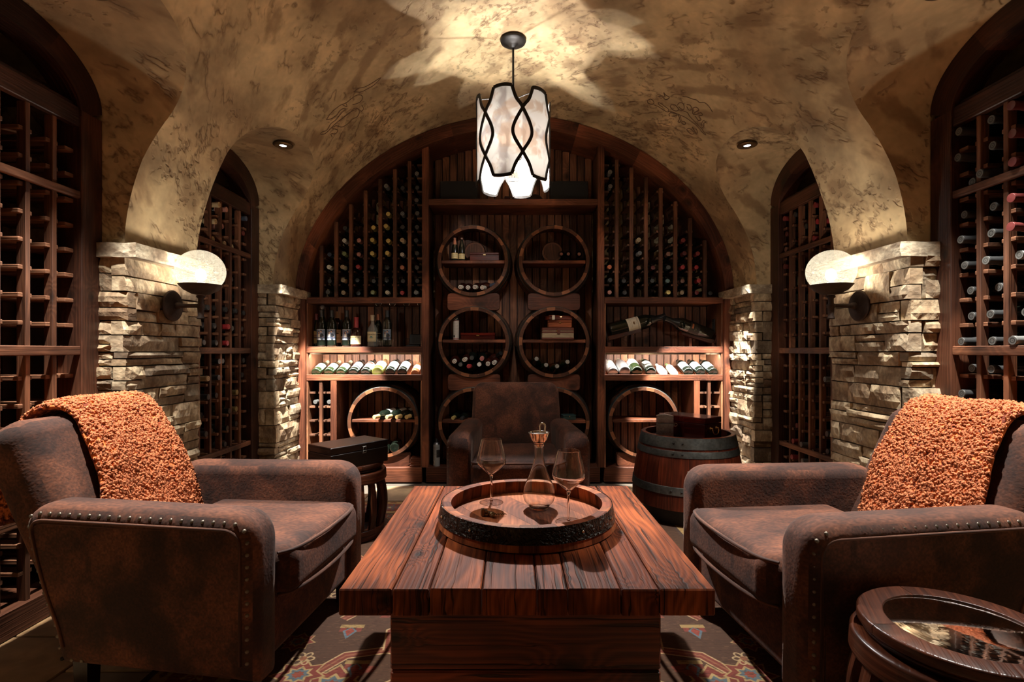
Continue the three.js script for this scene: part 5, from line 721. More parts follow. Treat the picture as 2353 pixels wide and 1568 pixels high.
// knitted throws draped over the chair backs
function makeThrow(label, pos, turn, lat0, lat1, seed) {
  const o = thing('throw_blanket', label, 'throw', pos, turn); const r = rng(seed);
  // path in chair space (forward z, height y): hangs behind, over the top, down the front
  const ca = Math.cos(BACKREST[3]), sa = -Math.sin(BACKREST[3]), onBack = (y, z) => [0, BACKREST[1] + y * ca - z * sa, BACKREST[2] + y * sa + z * ca];
  const path = new THREE.CatmullRomCurve3([[0, 0.44, -0.640], [0, 0.57, -0.655], onBack(0.16, -0.100), onBack(0.245, -0.082), onBack(0.292, -0.03), onBack(0.296, 0.03), onBack(0.262, 0.076), onBack(0.18, 0.100), onBack(0.05, 0.112), onBack(-0.08, 0.106), onBack(-0.20, 0.092)].map((p) => V(...p)));
  const NS = 70, NT = 26, pos2 = [], idx = [], uv = []; const P = (i, j, side) => { const s = i / NS, t = j / NT, p = path.getPointAt(s), tg = path.getTangentAt(s), n = V(0, -tg.z, tg.y).normalize().multiplyScalar(-1); if (n.y < 0 && s > 0.3 && s < 0.6) n.negate(); const nn = V(0, tg.z, -tg.y).normalize();
    const x = lerp(lat0, lat1, t) + 0.022 * Math.sin(s * 5 + seed) + (t - 0.5) * 0.04 * Math.sin(s * 7 + 1) + 0.01 * n3(s * 12, t > 0.5 ? 4 : 9, seed); const edge = Math.min(1, Math.min(t, 1 - t) * 9), th = 0.006 + 0.012 * Math.sqrt(edge); const b = n3(s * 9 + seed, t * 4, seed) * 0.008 + n3(s * 34, t * 16, seed) * 0.004 + 0.010 + 0.012 * Math.max(0, Math.sin(t * 9 + s * 2 + seed)) * sstep(0.3, 0.6, s); return [V(x, p.y, p.z), nn, side > 0 ? b + th : b - th + 0.004]; };
  const dirFix = (() => { const p = path.getPointAt(0.75), tg = path.getTangentAt(0.75), nn = V(0, tg.z, -tg.y); return nn.z > 0 ? 1 : -1; })();
  const grid = (side) => { const base = pos2.length / 3; for (let i = 0; i <= NS; i++) for (let j = 0; j <= NT; j++) { const [p, nn, d] = P(i, j, side); p.addScaledVector(nn, dirFix * d); pos2.push(p.x, p.y, p.z); uv.push(j / NT * (lat1 - lat0) / 0.5, i / NS * 1.15 / 0.5); } for (let i = 0; i < NS; i++) for (let j = 0; j < NT; j++) { const a = base + i * (NT + 1) + j, b = a + 1, c = a + NT + 1, d = c + 1; side > 0 ? idx.push(a, b, d, a, d, c) : idx.push(a, d, b, a, c, d); } return base; };
  const A = grid(1), B = grid(-1), rim = []; for (let j = 0; j <= NT; j++) rim.push(j); for (let i = 1; i <= NS; i++) rim.push(i * (NT + 1) + NT); for (let j = NT - 1; j >= 0; j--) rim.push(NS * (NT + 1) + j); for (let i = NS - 1; i > 0; i--) rim.push(i * (NT + 1)); for (let k = 0; k < rim.length; k++) { const a = rim[k], b = rim[(k + 1) % rim.length]; idx.push(A + a, B + a, A + b, A + b, B + a, B + b); }
  const g = new THREE.BufferGeometry(); g.setAttribute('position', new THREE.Float32BufferAttribute(pos2, 3)); g.setAttribute('uv', new THREE.Float32BufferAttribute(uv, 2)); g.setIndex(idx); g.computeVertexNormals();
  mesh('cloth', g, M.yarn, o);
  // boucle loops
  const N = 7600, nub = new THREE.IcosahedronGeometry(1, 0), im = new THREE.InstancedMesh(nub, M.nub, N), m = new THREE.Matrix4(), q = new THREE.Quaternion(), col = new THREE.Color(); im.name = 'yarn_loops';
  for (let k = 0; k < N; k++) { const s = lerp(0.16, 0.995, r()), t = r(), [p, nn, d] = P(s * NS, t * NT, 1); p.addScaledVector(nn, dirFix * (d + 0.0005)); q.setFromEuler(new THREE.Euler(r() * 6, r() * 6, r() * 6)); const a = 0.0028 + 0.0032 * r(); m.compose(p, q, V(a * (1.1 + r()), a, a * 0.9)); im.setMatrixAt(k, m); const v = r(); im.setColorAt(k, col.setRGB(0.34 + 0.28 * v, 0.105 + 0.095 * v, 0.038 + 0.04 * v)); }
  im.castShadow = im.receiveShadow = true; im.userData = { kind: 'stuff' }; o.add(im); return o;
}
makeThrow('orange boucle throw over the armchair beside the slatted stool', [-0.985, 0, -1.79], 84 * Math.PI / 180, -0.17, 0.21, 5);
makeThrow('orange boucle throw over the armchair beside the mirrored drum table', [1.01, 0, -1.72], -84 * Math.PI / 180, -0.17, 0.24, 8);

// ------------------------------------------------------------------ plank coffee table
const TT = 0.468;
{
  const W = 0.842, D = 0.89, zc = -1.608, t = thing('coffee_table', 'low square coffee table of eight thick reclaimed wood planks', 'coffee table', [0.017, 0, zc]);
  const edges = [0, 272, 460, 725, 1005, 1160, 1430, 1625, 1908].map((v) => v / 1908 * W - W / 2);
  for (let i = 0; i < 8; i++) { const w = edges[i + 1] - edges[i] - 0.0025; const g = cbox(w, 0.060, D, 0.003); mesh('plank', boxUV(g, 2, 0.34, 1.1, [0.13 + i * 0.37, 0.21 + i * 0.43]), M.plank[[0, 2, 3, 1, 4, 2, 1, 0][i]], t, [(edges[i] + edges[i + 1]) / 2, TT - 0.030 + [0, -0.001, 0.0006, 0, -0.0008, 0.0006, -0.0012, 0][i], 0]); }
  const bw = 0.668, bd = 0.64; for (const [y0, y1] of [[0.0125, 0.208], [0.211, 0.407]]) { for (const e of [-1, 1]) { mesh('base_board', boxUV(cbox(bw, y1 - y0, 0.035, 0.004), 0, 0.4, 1.2), M.plinth, t, [0.0, (y0 + y1) / 2, e * (bd / 2 - 0.0175)]); mesh('base_board', boxUV(cbox(0.035, y1 - y0, bd - 0.072, 0.004), 2, 0.4, 1.2), M.plinth, t, [e * (bw / 2 - 0.0175), (y0 + y1) / 2, 0]); } }
}
// barrel head tray
const TX = 0.028, TZ = -1.632, TF = TT + 0.024;
{
  const t = thing('serving_tray', 'round wooden barrel head tray with black hammered metal band', 'tray', [TX, TT, TZ]); const n = 32;
  const rad = (u) => lerp(0.274, 0.262, u), H = 0.062; const pr = (k) => { const a = Math.PI / n * 0.99, q = [], Pt = (r2, an, y) => [Math.cos(an) * r2, y, Math.sin(an) * r2], prof = [[rad(0), 0.0], [rad(1), H], [rad(1) - 0.004, H + 0.001], [rad(1) - 0.028, H - 0.001], [rad(0) - 0.034, 0.02], [rad(0) - 0.034, 0.0]]; for (let i = 0; i < prof.length; i++) { const A = prof[i], B = prof[(i + 1) % prof.length]; for (const [b, c] of [[-a, 0], [0, a]]) q.push([Pt(A[0], c, A[1]), Pt(A[0], b, A[1]), Pt(B[0], b, B[1]), Pt(B[0], c, B[1])]); } for (const e of [-a, a]) q.push(prof.map((p) => Pt(p[0], e, p[1]))); return boxUV(polyGeo(q), 1, 0.4, 1.2, [k * 0.31, k * 0.17]); };
  const geos = [0, 1, 2, 3].map(pr); const order = [0, 1, 2, 4, 0, 3, 2, 1, 4, 0, 2, 3, 1, 0, 4, 2];
  for (let i = 0; i < n; i++) mesh('stave', geos[i % 4], M.tray[order[(i * 5) % 16]], t, [0, 0.004, 0], [0, i * 2 * Math.PI / n, 0]);
  for (let i = 0; i < 5; i++) { const x0 = -0.236 + i * 0.0944, x1 = x0 + 0.0936, s = new THREE.Shape(), rr2 = 0.2375, m = 8; const pts = []; for (let k = 0; k <= m; k++) { const x = lerp(x0, x1, k / m); pts.push([x, Math.sqrt(Math.max(0, rr2 * rr2 - x * x))]); } for (let k = m; k >= 0; k--) { const x = lerp(x0, x1, k / m); pts.push([x, -Math.sqrt(Math.max(0, rr2 * rr2 - x * x))]); } s.setFromPoints(pts.map((p) => new THREE.Vector2(...p))); const g = new THREE.ExtrudeGeometry(s, { depth: 0.014, bevelEnabled: false }); g.rotateX(-Math.PI / 2); g.rotateY(0.55); mesh('head_board', boxUV(g.toNonIndexed(), 2, 0.4, 1.2), M.tray[[0, 2, 0, 2, 0][i]], t, [0, 0.010, 0]); }
  const y0 = 0.018, y1 = 0.0625, bandG = lathe([[rad(y0 / H) + 0.0006, y0], [rad(y0 / H) + 0.0028, y0 + 0.001], [rad(y1 / H) + 0.0026, y1], [rad(y1 / H) + 0.0004, y1]], 96); mesh('metal_band', boxUV(bandG.toNonIndexed(), 1, 0.22, 0.22), M.band, t, [0, 0.004, 0]);
  for (const a of [0.45, 1.0, 2.2, 2.75]) mesh('rivet', new THREE.SphereGeometry(0.0045, 10, 8), M.silver, t, [Math.cos(a) * 0.270, 0.045, Math.sin(a) * 0.270]);
}
// stemware and decanter
function wineGlass(label, x, z) {
  const o = thing('wine_glass', label, 'wine glass', [x, TF, z]);
  const outer = [[0.0, 0.0915], [0.006, 0.0925], [0.014, 0.099], [0.030, 0.113], [0.044, 0.127], [0.0478, 0.132], [0.0492, 0.1385], [0.0485, 0.148], [0.042, 0.178], [0.0335, 0.2115]], th = 0.0010;
  mesh('bowl', lathe([...outer, [0.0330, 0.2122], ...outer.slice().reverse().map(([r, y], i) => [Math.max(0, r - th), y + (i === 0 ? 0.0002 : r < 0.02 ? 0.0022 : 0.0007)])], 56), M.solidGlass, o);
  mesh('stem', lathe([[0, 0.0035], [0.0055, 0.0045], [0.0038, 0.012], [0.0032, 0.045], [0.0036, 0.075], [0.006, 0.0885], [0.0075, 0.0923], [0, 0.0914]], 20), M.solidGlass, o);
  mesh('foot', lathe([[0, 0.0], [0.038, 0.0], [0.0395, 0.0008], [0.038, 0.0016], [0.016, 0.0032], [0.006, 0.0045], [0, 0.0048]], 48), M.glass, o); mesh('foot_rim', new THREE.TorusGeometry(0.0388, 0.0008, 6, 56).rotateX(Math.PI / 2), M.solidGlass, o, [0, 0.0009, 0]);
}
wineGlass('tall wine glass at the back of tray behind the corkscrew', -0.086, -1.745);
wineGlass('tall wine glass at the front of tray beside the decanter', 0.151, -1.548);
{
  const o = thing('decanter', 'clear glass decanter with long neck on the barrel tray', 'decanter', [0.070, TF, -1.682]);
  const out = [[0, 0.004], [0.024, 0.0], [0.0295, 0.0015], [0.030, 0.005], [0.036, 0.012], [0.048, 0.026], [0.0525, 0.042], [0.0515, 0.058], [0.044, 0.080], [0.033, 0.104], [0.022, 0.136], [0.0150, 0.165], [0.0140, 0.196], [0.0185, 0.206], [0.0205, 0.2085]], th = 0.0015; mesh('body', lathe([...out, ...out.slice(3).reverse().map(([r, y], i) => [Math.max(0.001, r - th), i === 0 ? y + 0.0008 : y + 0.0006]), [0, 0.0082]], 56), M.solidGlass, o).userData.label = 'clear glass flask';
  // silver funnel resting in the mouth
  const f = thing('decanter_funnel', 'silver wine funnel with loop handle in decanter mouth', 'funnel', [0.070, TF + 0.2085, -1.682]);
  const fo = [[0.0125, -0.012], [0.0135, 0.0015], [0.0180, 0.004], [0.0255, 0.014], [0.0305, 0.026], [0.0335, 0.0345], [0.0350, 0.0360]]; mesh('cone', lathe([...fo, [0.0338, 0.0368], ...fo.slice(0, 6).reverse().map(([r, y]) => [r - 0.0012, y + 0.0004])], 48), M.silver, f);
  mesh('strainer', lathe([[0, 0.030], [0.031, 0.030], [0.032, 0.0318], [0, 0.0318]], 40), M.silver, f);
  const pts = []; for (let i = 0; i <= 18; i++) { const a = -0.5 + i / 18 * (Math.PI + 1.0); pts.push([0.010 + Math.cos(a) * 0.0085, 0.056 + Math.sin(a) * 0.0115 - (i === 0 || i === 18 ? 0.014 : 0), 0.008]); } const hb = tube(pts, 0.0032, 40, 8); hb.scale(1, 1, 2.0); mesh('handle', hb, M.silver, f);
}
{
  const o = thing('corkscrew', 'old bronze corkscrew lying on the tray', 'corkscrew', [-0.082, TF, -1.600], 0.05);
  const worm = []; for (let i = 0; i <= 90; i++) { const t = i / 90; worm.push([0.012 + t * 0.036, 0.0065, 0]); worm[i][1] += Math.sin(t * 31) * 0.0026 * (1 - 0.5 * t); worm[i][2] += Math.cos(t * 31) * 0.0026 * (1 - 0.5 * t); } mesh('worm', tube(worm, 0.0012, 200, 6), M.bronze, o);
  mesh('shank', lathe([[0, -0.016], [0.0035, -0.016], [0.005, -0.010], [0.0032, -0.004], [0.0065, 0.0], [0.0065, 0.004], [0.0035, 0.008], [0.003, 0.014], [0, 0.014]], 14).rotateZ(-Math.PI / 2), M.bronze, o, [0.0, 0.0078, 0]);
  mesh('hub', new THREE.SphereGeometry(0.0088, 16, 12), M.bronze, o, [0.004, 0.009, 0.011]);
  mesh('cross_bar', lathe([[0, -0.022], [0.0045, -0.021], [0.006, -0.015], [0.0035, -0.010], [0.0035, 0.010], [0.006, 0.015], [0.0045, 0.021], [0, 0.022]], 14).rotateX(Math.PI / 2), M.bronze, o, [0.0, 0.0072, 0.002], [0, 0.35, 0]);
  mesh('cap_block', soft(new RoundedBoxGeometry(0.012, 0.022, 0.018, 3, 0.003), 0.1, 0.5), M.bronze, o, [-0.024, 0.0115, -0.004], [0, 0.2, 0]); mesh('ridge', soft(new RoundedBoxGeometry(0.010, 0.006, 0.022, 2, 0.002), 0.1, 0.5), M.bronze, o, [-0.015, 0.016, -0.002], [0, 0.2, 0]); mesh('ridge', soft(new RoundedBoxGeometry(0.010, 0.005, 0.020, 2, 0.002), 0.1, 0.5), M.bronze, o, [-0.014, 0.007, -0.002], [0, 0.2, 0]);
}

// ------------------------------------------------------------------ drum stools with slatted sides
function makeStool(label, name, pos, turn) {
  const o = thing(name, label, 'stool', pos, turn), Rm = 0.19;
  const top = lathe([[0.138, 0.384], [0.138, 0.3955], [0.141, 0.397], [0.184, 0.397], [0.190, 0.392], [0.190, 0.376], [0.186, 0.370], [0.138, 0.370]], 72); 
  for (let k = 0; k < 4; k++) { const g = lathe([[0.1385, 0.370], [0.1385, 0.3955], [0.141, 0.397], [0.184, 0.397], [0.190, 0.392], [0.190, 0.376], [0.186, 0.370], [0.1385, 0.370]], 20, k * Math.PI / 2 + 0.4 + 0.004, Math.PI / 2 - 0.008); mesh('rim', boxUV(g.toNonIndexed(), 0, 0.4, 1.2), M.walnut, o); }
  mesh('top_plate', lathe([[0, 0.3945], [0.1385, 0.3945], [0.1385, 0.375], [0, 0.375]], 64), M.mirror, o).userData.label = 'dark polished metal inset';
  mesh('neck', boxUV(lathe([[0.15, 0.371], [0.180, 0.371], [0.178, 0.352], [0.15, 0.352]], 56).toNonIndexed(), 0), M.walnutDark, o);
  mesh('apron', boxUV(lathe([[0.165, 0.300], [0.203, 0.300], [0.206, 0.306], [0.204, 0.345], [0.197, 0.354], [0.168, 0.354], [0.165, 0.300]], 64).toNonIndexed(), 0, 0.4, 1.2), M.walnut, o);
  mesh('base_ring', boxUV(lathe([[0.16, 0.006], [0.188, 0.006], [0.194, 0.012], [0.198, 0.056], [0.194, 0.062], [0.165, 0.062], [0.16, 0.006]], 64).toNonIndexed(), 0, 0.4, 1.2), M.walnut, o);
  const rad = (t) => 0.192 + 0.020 * Math.sin(Math.PI * t), slat = cached('stoolslat', () => { const g = cbox(0.034, 0.245, 0.018, 0.003); const b = new THREE.BoxGeometry(0.034, 0.245, 0.018, 1, 10, 1); return soft(warp(b, (x, y, z) => [x * (1 - 0.25 * Math.cos(y / 0.245 * Math.PI) * 0.4), y, z + 0.020 * Math.cos(y / 0.245 * Math.PI)]), 0.5, 0.5); });
  for (let i = 0; i < 18; i++) { const a = i * Math.PI / 9; mesh('slat', slat, M.walnut, o, [Math.sin(a) * 0.183, 0.181, Math.cos(a) * 0.183], [0, a, 0]); }
  mesh('floor_plate', lathe([[0, 0.012], [0.17, 0.012], [0.17, 0.022], [0, 0.022]], 40), M.walnutDark, o);
  return o;
}
const stool = makeStool('round walnut drum stool with slatted sides under black box', 'drum_stool', [-0.905, 0.012, -2.81], 0.3);
{ const c = copyOf(stool, 'round walnut drum table with polished metal inset in its top'); c.position.set(0.952, 0.012, -1.125); c.rotation.y = 1.15; c.userData.category = 'side table'; }
{
  const o = thing('wine_box', 'long black hinged box lying on the slatted stool', 'box', [-0.872, 0.409, -2.735], Math.atan2(0.273, 0.213)); const L = 0.345, D = 0.205, H = 0.115;
  mesh('body', board(L, 0.078, D, 0, 0.002), M.ebony, o, [0, 0.039, 0]); mesh('lid', board(L + 0.001, 0.036, D + 0.001, 0, 0.003), M.ebony, o, [0, 0.097, 0]);
  mesh('latch', join([tube([[-0.008, 0, 0], [-0.006, 0.014, 0.003], [0.006, 0.014, 0.003], [0.008, 0, 0]], 0.002, 16, 6), tube([[-0.008, -0.018, 0], [-0.009, -0.006, 0.003], [0.009, -0.006, 0.003], [0.008, -0.018, 0]], 0.002, 16, 6), move(cbox(0.022, 0.004, 0.003, 0.001), 0, 0.016, 0), move(cbox(0.022, 0.004, 0.003, 0.001), 0, -0.016, 0)]), M.pewter, o, [0.02, 0.082, D / 2 + 0.003]);
}

// ------------------------------------------------------------------ half barrel side table with red box
const BX = 1.045, BZ = -3.17;
{
  const o = thing('barrel_table', 'upright red stained half barrel with grey metal hoops', 'barrel table', [BX, 0.012, BZ]); const Hb = 0.40, rad = (t) => lerp(0.268, 0.326, Math.sin(Math.min(1, t) * Math.PI / 2)), y0 = 0.098;
  const geos = [0, 1, 2].map((k) => { const g = staveGeo(22, rad, Hb, 0.022, 0, 8); g.rotateX(-Math.PI / 2); return boxUV(g, 1, 0.4, 1.2, [k * 0.37, k * 0.21]); });
  for (let i = 0; i < 22; i++) mesh('stave', geos[i % 3], M.redStave[(i * 5) % 3], o, [0, y0 + Hb, 0], [0, i * 2 * Math.PI / 22, 0]);
  const hoop = (a, b) => { const t0 = (Hb - a) / Hb, t1 = (Hb - b) / Hb; return boxUV(lathe([[rad(t0) + 0.0004, y0 + a], [rad(t0) + 0.004, y0 + a + 0.001], [rad(t1) + 0.004, y0 + b - 0.001], [rad(t1) + 0.0004, y0 + b]], 80).toNonIndexed(), 1, 0.4, 0.4); };
  for (const [a, b] of [[0.337, 0.398], [0.290, 0.326], [0.085, 0.130]]) { mesh('hoop', hoop(a, b), M.hoop, o); const r = rad((Hb - (a + b) / 2) / Hb) + 0.004; for (const an of [1.98, 2.16]) mesh('rivet', new THREE.SphereGeometry(0.006, 10, 8), M.iron, o, [Math.cos(an) * r, y0 + (a + b) / 2, Math.sin(an) * r]); }
  mesh('barrel_head', boxUV(new THREE.CylinderGeometry(0.249, 0.249, 0.02, 56).toNonIndexed(), 0), M.redStave[1], o, [0, y0 + Hb - 0.05, 0]);
  mesh('plinth', new THREE.CylinderGeometry(0.26, 0.26, 0.098, 40), M.black, o, [0, 0.049, 0]);
}
{
  const y = 0.012 + 0.098 + 0.40 - 0.039, o = thing('humidor', 'glossy red rosewood box with brass drop handle on half barrel', 'box', [1.068, y, -3.205], Math.atan2(0.26, -0.198)); const L = 0.325, D = 0.175, H = 0.135;
  mesh('body', board(L, 0.098, D, 0, 0.002), M.rosewood, o, [0, 0.049, 0]); mesh('lid', board(L + 0.002, 0.036, D + 0.002, 0, 0.004), M.rosewood, o, [0, 0.117, 0]);
  const ex = -L / 2; for (const e of [-1, 1]) { mesh('handle_rose', lathe([[0, 0], [0.011, 0], [0.011, 0.003], [0.005, 0.006], [0.006, 0.014], [0, 0.017]], 18).rotateZ(Math.PI / 2), M.brass, o, [ex, 0.072, e * 0.030]); }
  mesh('handle', tube([[-0.012, 0.072, -0.030], [-0.016, 0.060, -0.030], [-0.018, 0.042, -0.020], [-0.018, 0.038, 0], [-0.018, 0.042, 0.020], [-0.016, 0.060, 0.030], [-0.012, 0.072, 0.030]], 0.0035, 40, 8), M.brass, o, [ex, 0, 0]);
}
{
  const y = 0.012 + 0.098 + 0.40 - 0.039, o = thing('metal_case', 'large pewter hinged case with curved lid standing before the red box', 'metal case', [0.905, y, -3.155], -0.30);
  const s = new THREE.Shape(); s.moveTo(-0.048, 0); s.lineTo(0.048, 0); s.lineTo(0.048, 0.085); s.lineTo(-0.048, 0.085); const t2 = new THREE.Shape(); t2.moveTo(-0.048, 0); t2.lineTo(0.048, 0); t2.lineTo(0.048, 0.042); t2.quadraticCurveTo(0, 0.056, -0.048, 0.042); t2.lineTo(-0.048, 0);
  const ex = (sh) => new THREE.ExtrudeGeometry(sh, { depth: 0.026, bevelEnabled: true, bevelSize: 0.002, bevelThickness: 0.002, bevelSegments: 3 }); mesh('case_body', soft(ex(s), 0.4, 0.5), M.pewter, o, [0, 0.002, -0.015]); mesh('case_lid', soft(ex(t2), 0.4, 0.5), M.pewter, o, [0, 0.0925, -0.015]);
  mesh('hinge', new THREE.CylinderGeometry(0.005, 0.005, 0.022, 12), M.pewter, o, [0.053, 0.085, 0]); mesh('loop', new THREE.TorusGeometry(0.009, 0.002, 8, 20), M.silver, o, [0.062, 0.083, 0]);
}

// ------------------------------------------------------------------ lamps
function bulbMat(c, k) { return std({ color: lin(1, 1, 1), emissive: c, emissiveIntensity: k }); }
function pointLight(parent, pos, color, intensity, radius) { const L = new THREE.PointLight(color, intensity, 0, 2); L.position.set(...pos); L.castShadow = true; L.shadow.radius = radius; parent.add(L); return L; }
const crackleGlow = dataTex(512, 512, (u, v) => { const w = fbm(u, v, 12, 10, 3, 601) * 0.16; const l = 1 - Math.abs(2 * fbm(u + w, v + w, 30, 22, 3, 611) - 1), m = 1 - Math.abs(2 * fbm(u - w, v, 46, 36, 2, 621) - 1); return 0.22 + clamp(Math.pow(l, 5) * 0.7 + Math.pow(m, 7) * 0.6); });
// globe sconces on the near pillars
for (const s of [-1, 1]) {
  const X = 1.478, Z = -2.45, Y = 1.372, o = thing('wall_sconce', s < 0 ? 'crackled glass globe sconce on pillar beside the empty near rack' : 'crackled glass globe sconce on pillar beside the full near rack', 'wall lamp', [s * 1.61, 1.21, Z]);
  const lx = s * (X - 1.61), gy = Y - 1.21;
  mesh('back_plate', lathe([[0, 0], [0.071, 0], [0.073, 0.006], [0.066, 0.012], [0.03, 0.018], [0.016, 0.022], [0, 0.022]], 40).rotateZ(s * Math.PI / 2), M.rust, o, [s * 0.004, 0, 0]);
  mesh('arm', lathe([[0, 0], [0.016, 0], [0.016, 0.018], [0.011, 0.022], [0.0095, 0.05], [0.0095, 0.132], [0, 0.132]], 20).rotateZ(s * Math.PI / 2), M.rust, o, [-s * 0.015, 0, 0]);
  mesh('stem', lathe([[0, -0.062], [0.016, -0.062], [0.017, -0.056], [0.0125, -0.046], [0.0145, -0.012], [0.018, -0.008], [0.018, 0.006], [0.012, 0.012], [0.012, 0.034], [0.019, 0.040], [0.019, 0.047], [0.013, 0.052], [0, 0.052]], 24), M.rust, o, [lx, 0, 0]);
  mesh('cup', lathe([[0.012, 0.050], [0.040, 0.056], [0.072, 0.074], [0.094, 0.098], [0.0925, 0.0985], [0.070, 0.077], [0.038, 0.059], [0.012, 0.053]], 48), M.rust, o, [lx, 0, 0]);
  const pts = []; for (let i = 0; i <= 40; i++) { const a = lerp(-0.86, Math.PI / 2, i / 40); pts.push([Math.max(0.0001, Math.cos(a) * 0.1055), Math.sin(a) * 0.0985]); }
  const globe = new THREE.LatheGeometry(pts.map((p) => new THREE.Vector2(...p)), 64);
  mesh('glass_globe', globe, phys({ color: lin(0.97, 0.93, 0.82), roughness: 0.27, transmission: 0.92, thickness: 0, bumpMap: crackle, bumpScale: 0.012, emissive: lin(1, 0.88, 0.64), emissiveMap: crackleGlow, emissiveIntensity: 0.6 }), o, [lx, gy, 0]).userData.label = 'crackled glass globe';
  mesh('socket', lathe([[0, -0.112], [0.016, -0.112], [0.016, -0.05], [0, -0.05]], 20), M.white, o, [lx, gy, 0]);
  mesh('bulb', new THREE.SphereGeometry(0.024, 20, 14).scale(1, 1.25, 1), bulbMat(WARM, 9), o, [lx, gy - 0.018, 0]);
  pointLight(o, [lx, gy - 0.018, 0], WARM, LEVEL.sconce, 1.0);
}
// recessed lamps in the crowns of the side vaults
for (const s of [-1, 1]) BAYS.forEach(([z0, z1], k) => {
  const zc = -(z0 + z1) / 2 - 0.02, X = s * (k ? 1.40 : 1.46), Y = 2.238;
  const o = thing('recessed_light', ['round recessed downlight over the near armchair, ', 'round recessed downlight in far side arch, '][k] + (s < 0 ? 'liquor shelf side' : 'giant bottle side'), 'downlight', [X, Y, zc]);
  mesh('trim_ring', lathe([[0.021, 0.004], [0.022, -0.001], [0.040, -0.003], [0.056, 0.001], [0.058, 0.006], [0.020, 0.006]], 40), M.bronze, o, [0, -0.003, 0]);
  mesh('housing', lathe([[0.023, 0.03], [0.021, -0.001], [0.0225, -0.001], [0.0245, 0.03]], 32), M.iron, o);
  mesh('lamp_lens', new THREE.CylinderGeometry(0.0205, 0.0205, 0.003, 28), bulbMat(lin(0.85, 0.9, 1), 5), o, [0, 0.001, 0]);
  const L = new THREE.SpotLight(SPOT, k ? LEVEL.bayFar : LEVEL.bayNear, 0, k ? 0.24 : 0.60, k ? 0.12 : 0.35, 2); L.castShadow = true; L.shadow.radius = 1.2; L.position.set(0, -0.008, 0); o.add(L); L.target.position.set(k ? -s * 0.08 : -s * 0.30, -2.24, k ? -1.0 : -0.06); L.target.name = 'aim'; o.add(L.target);
});
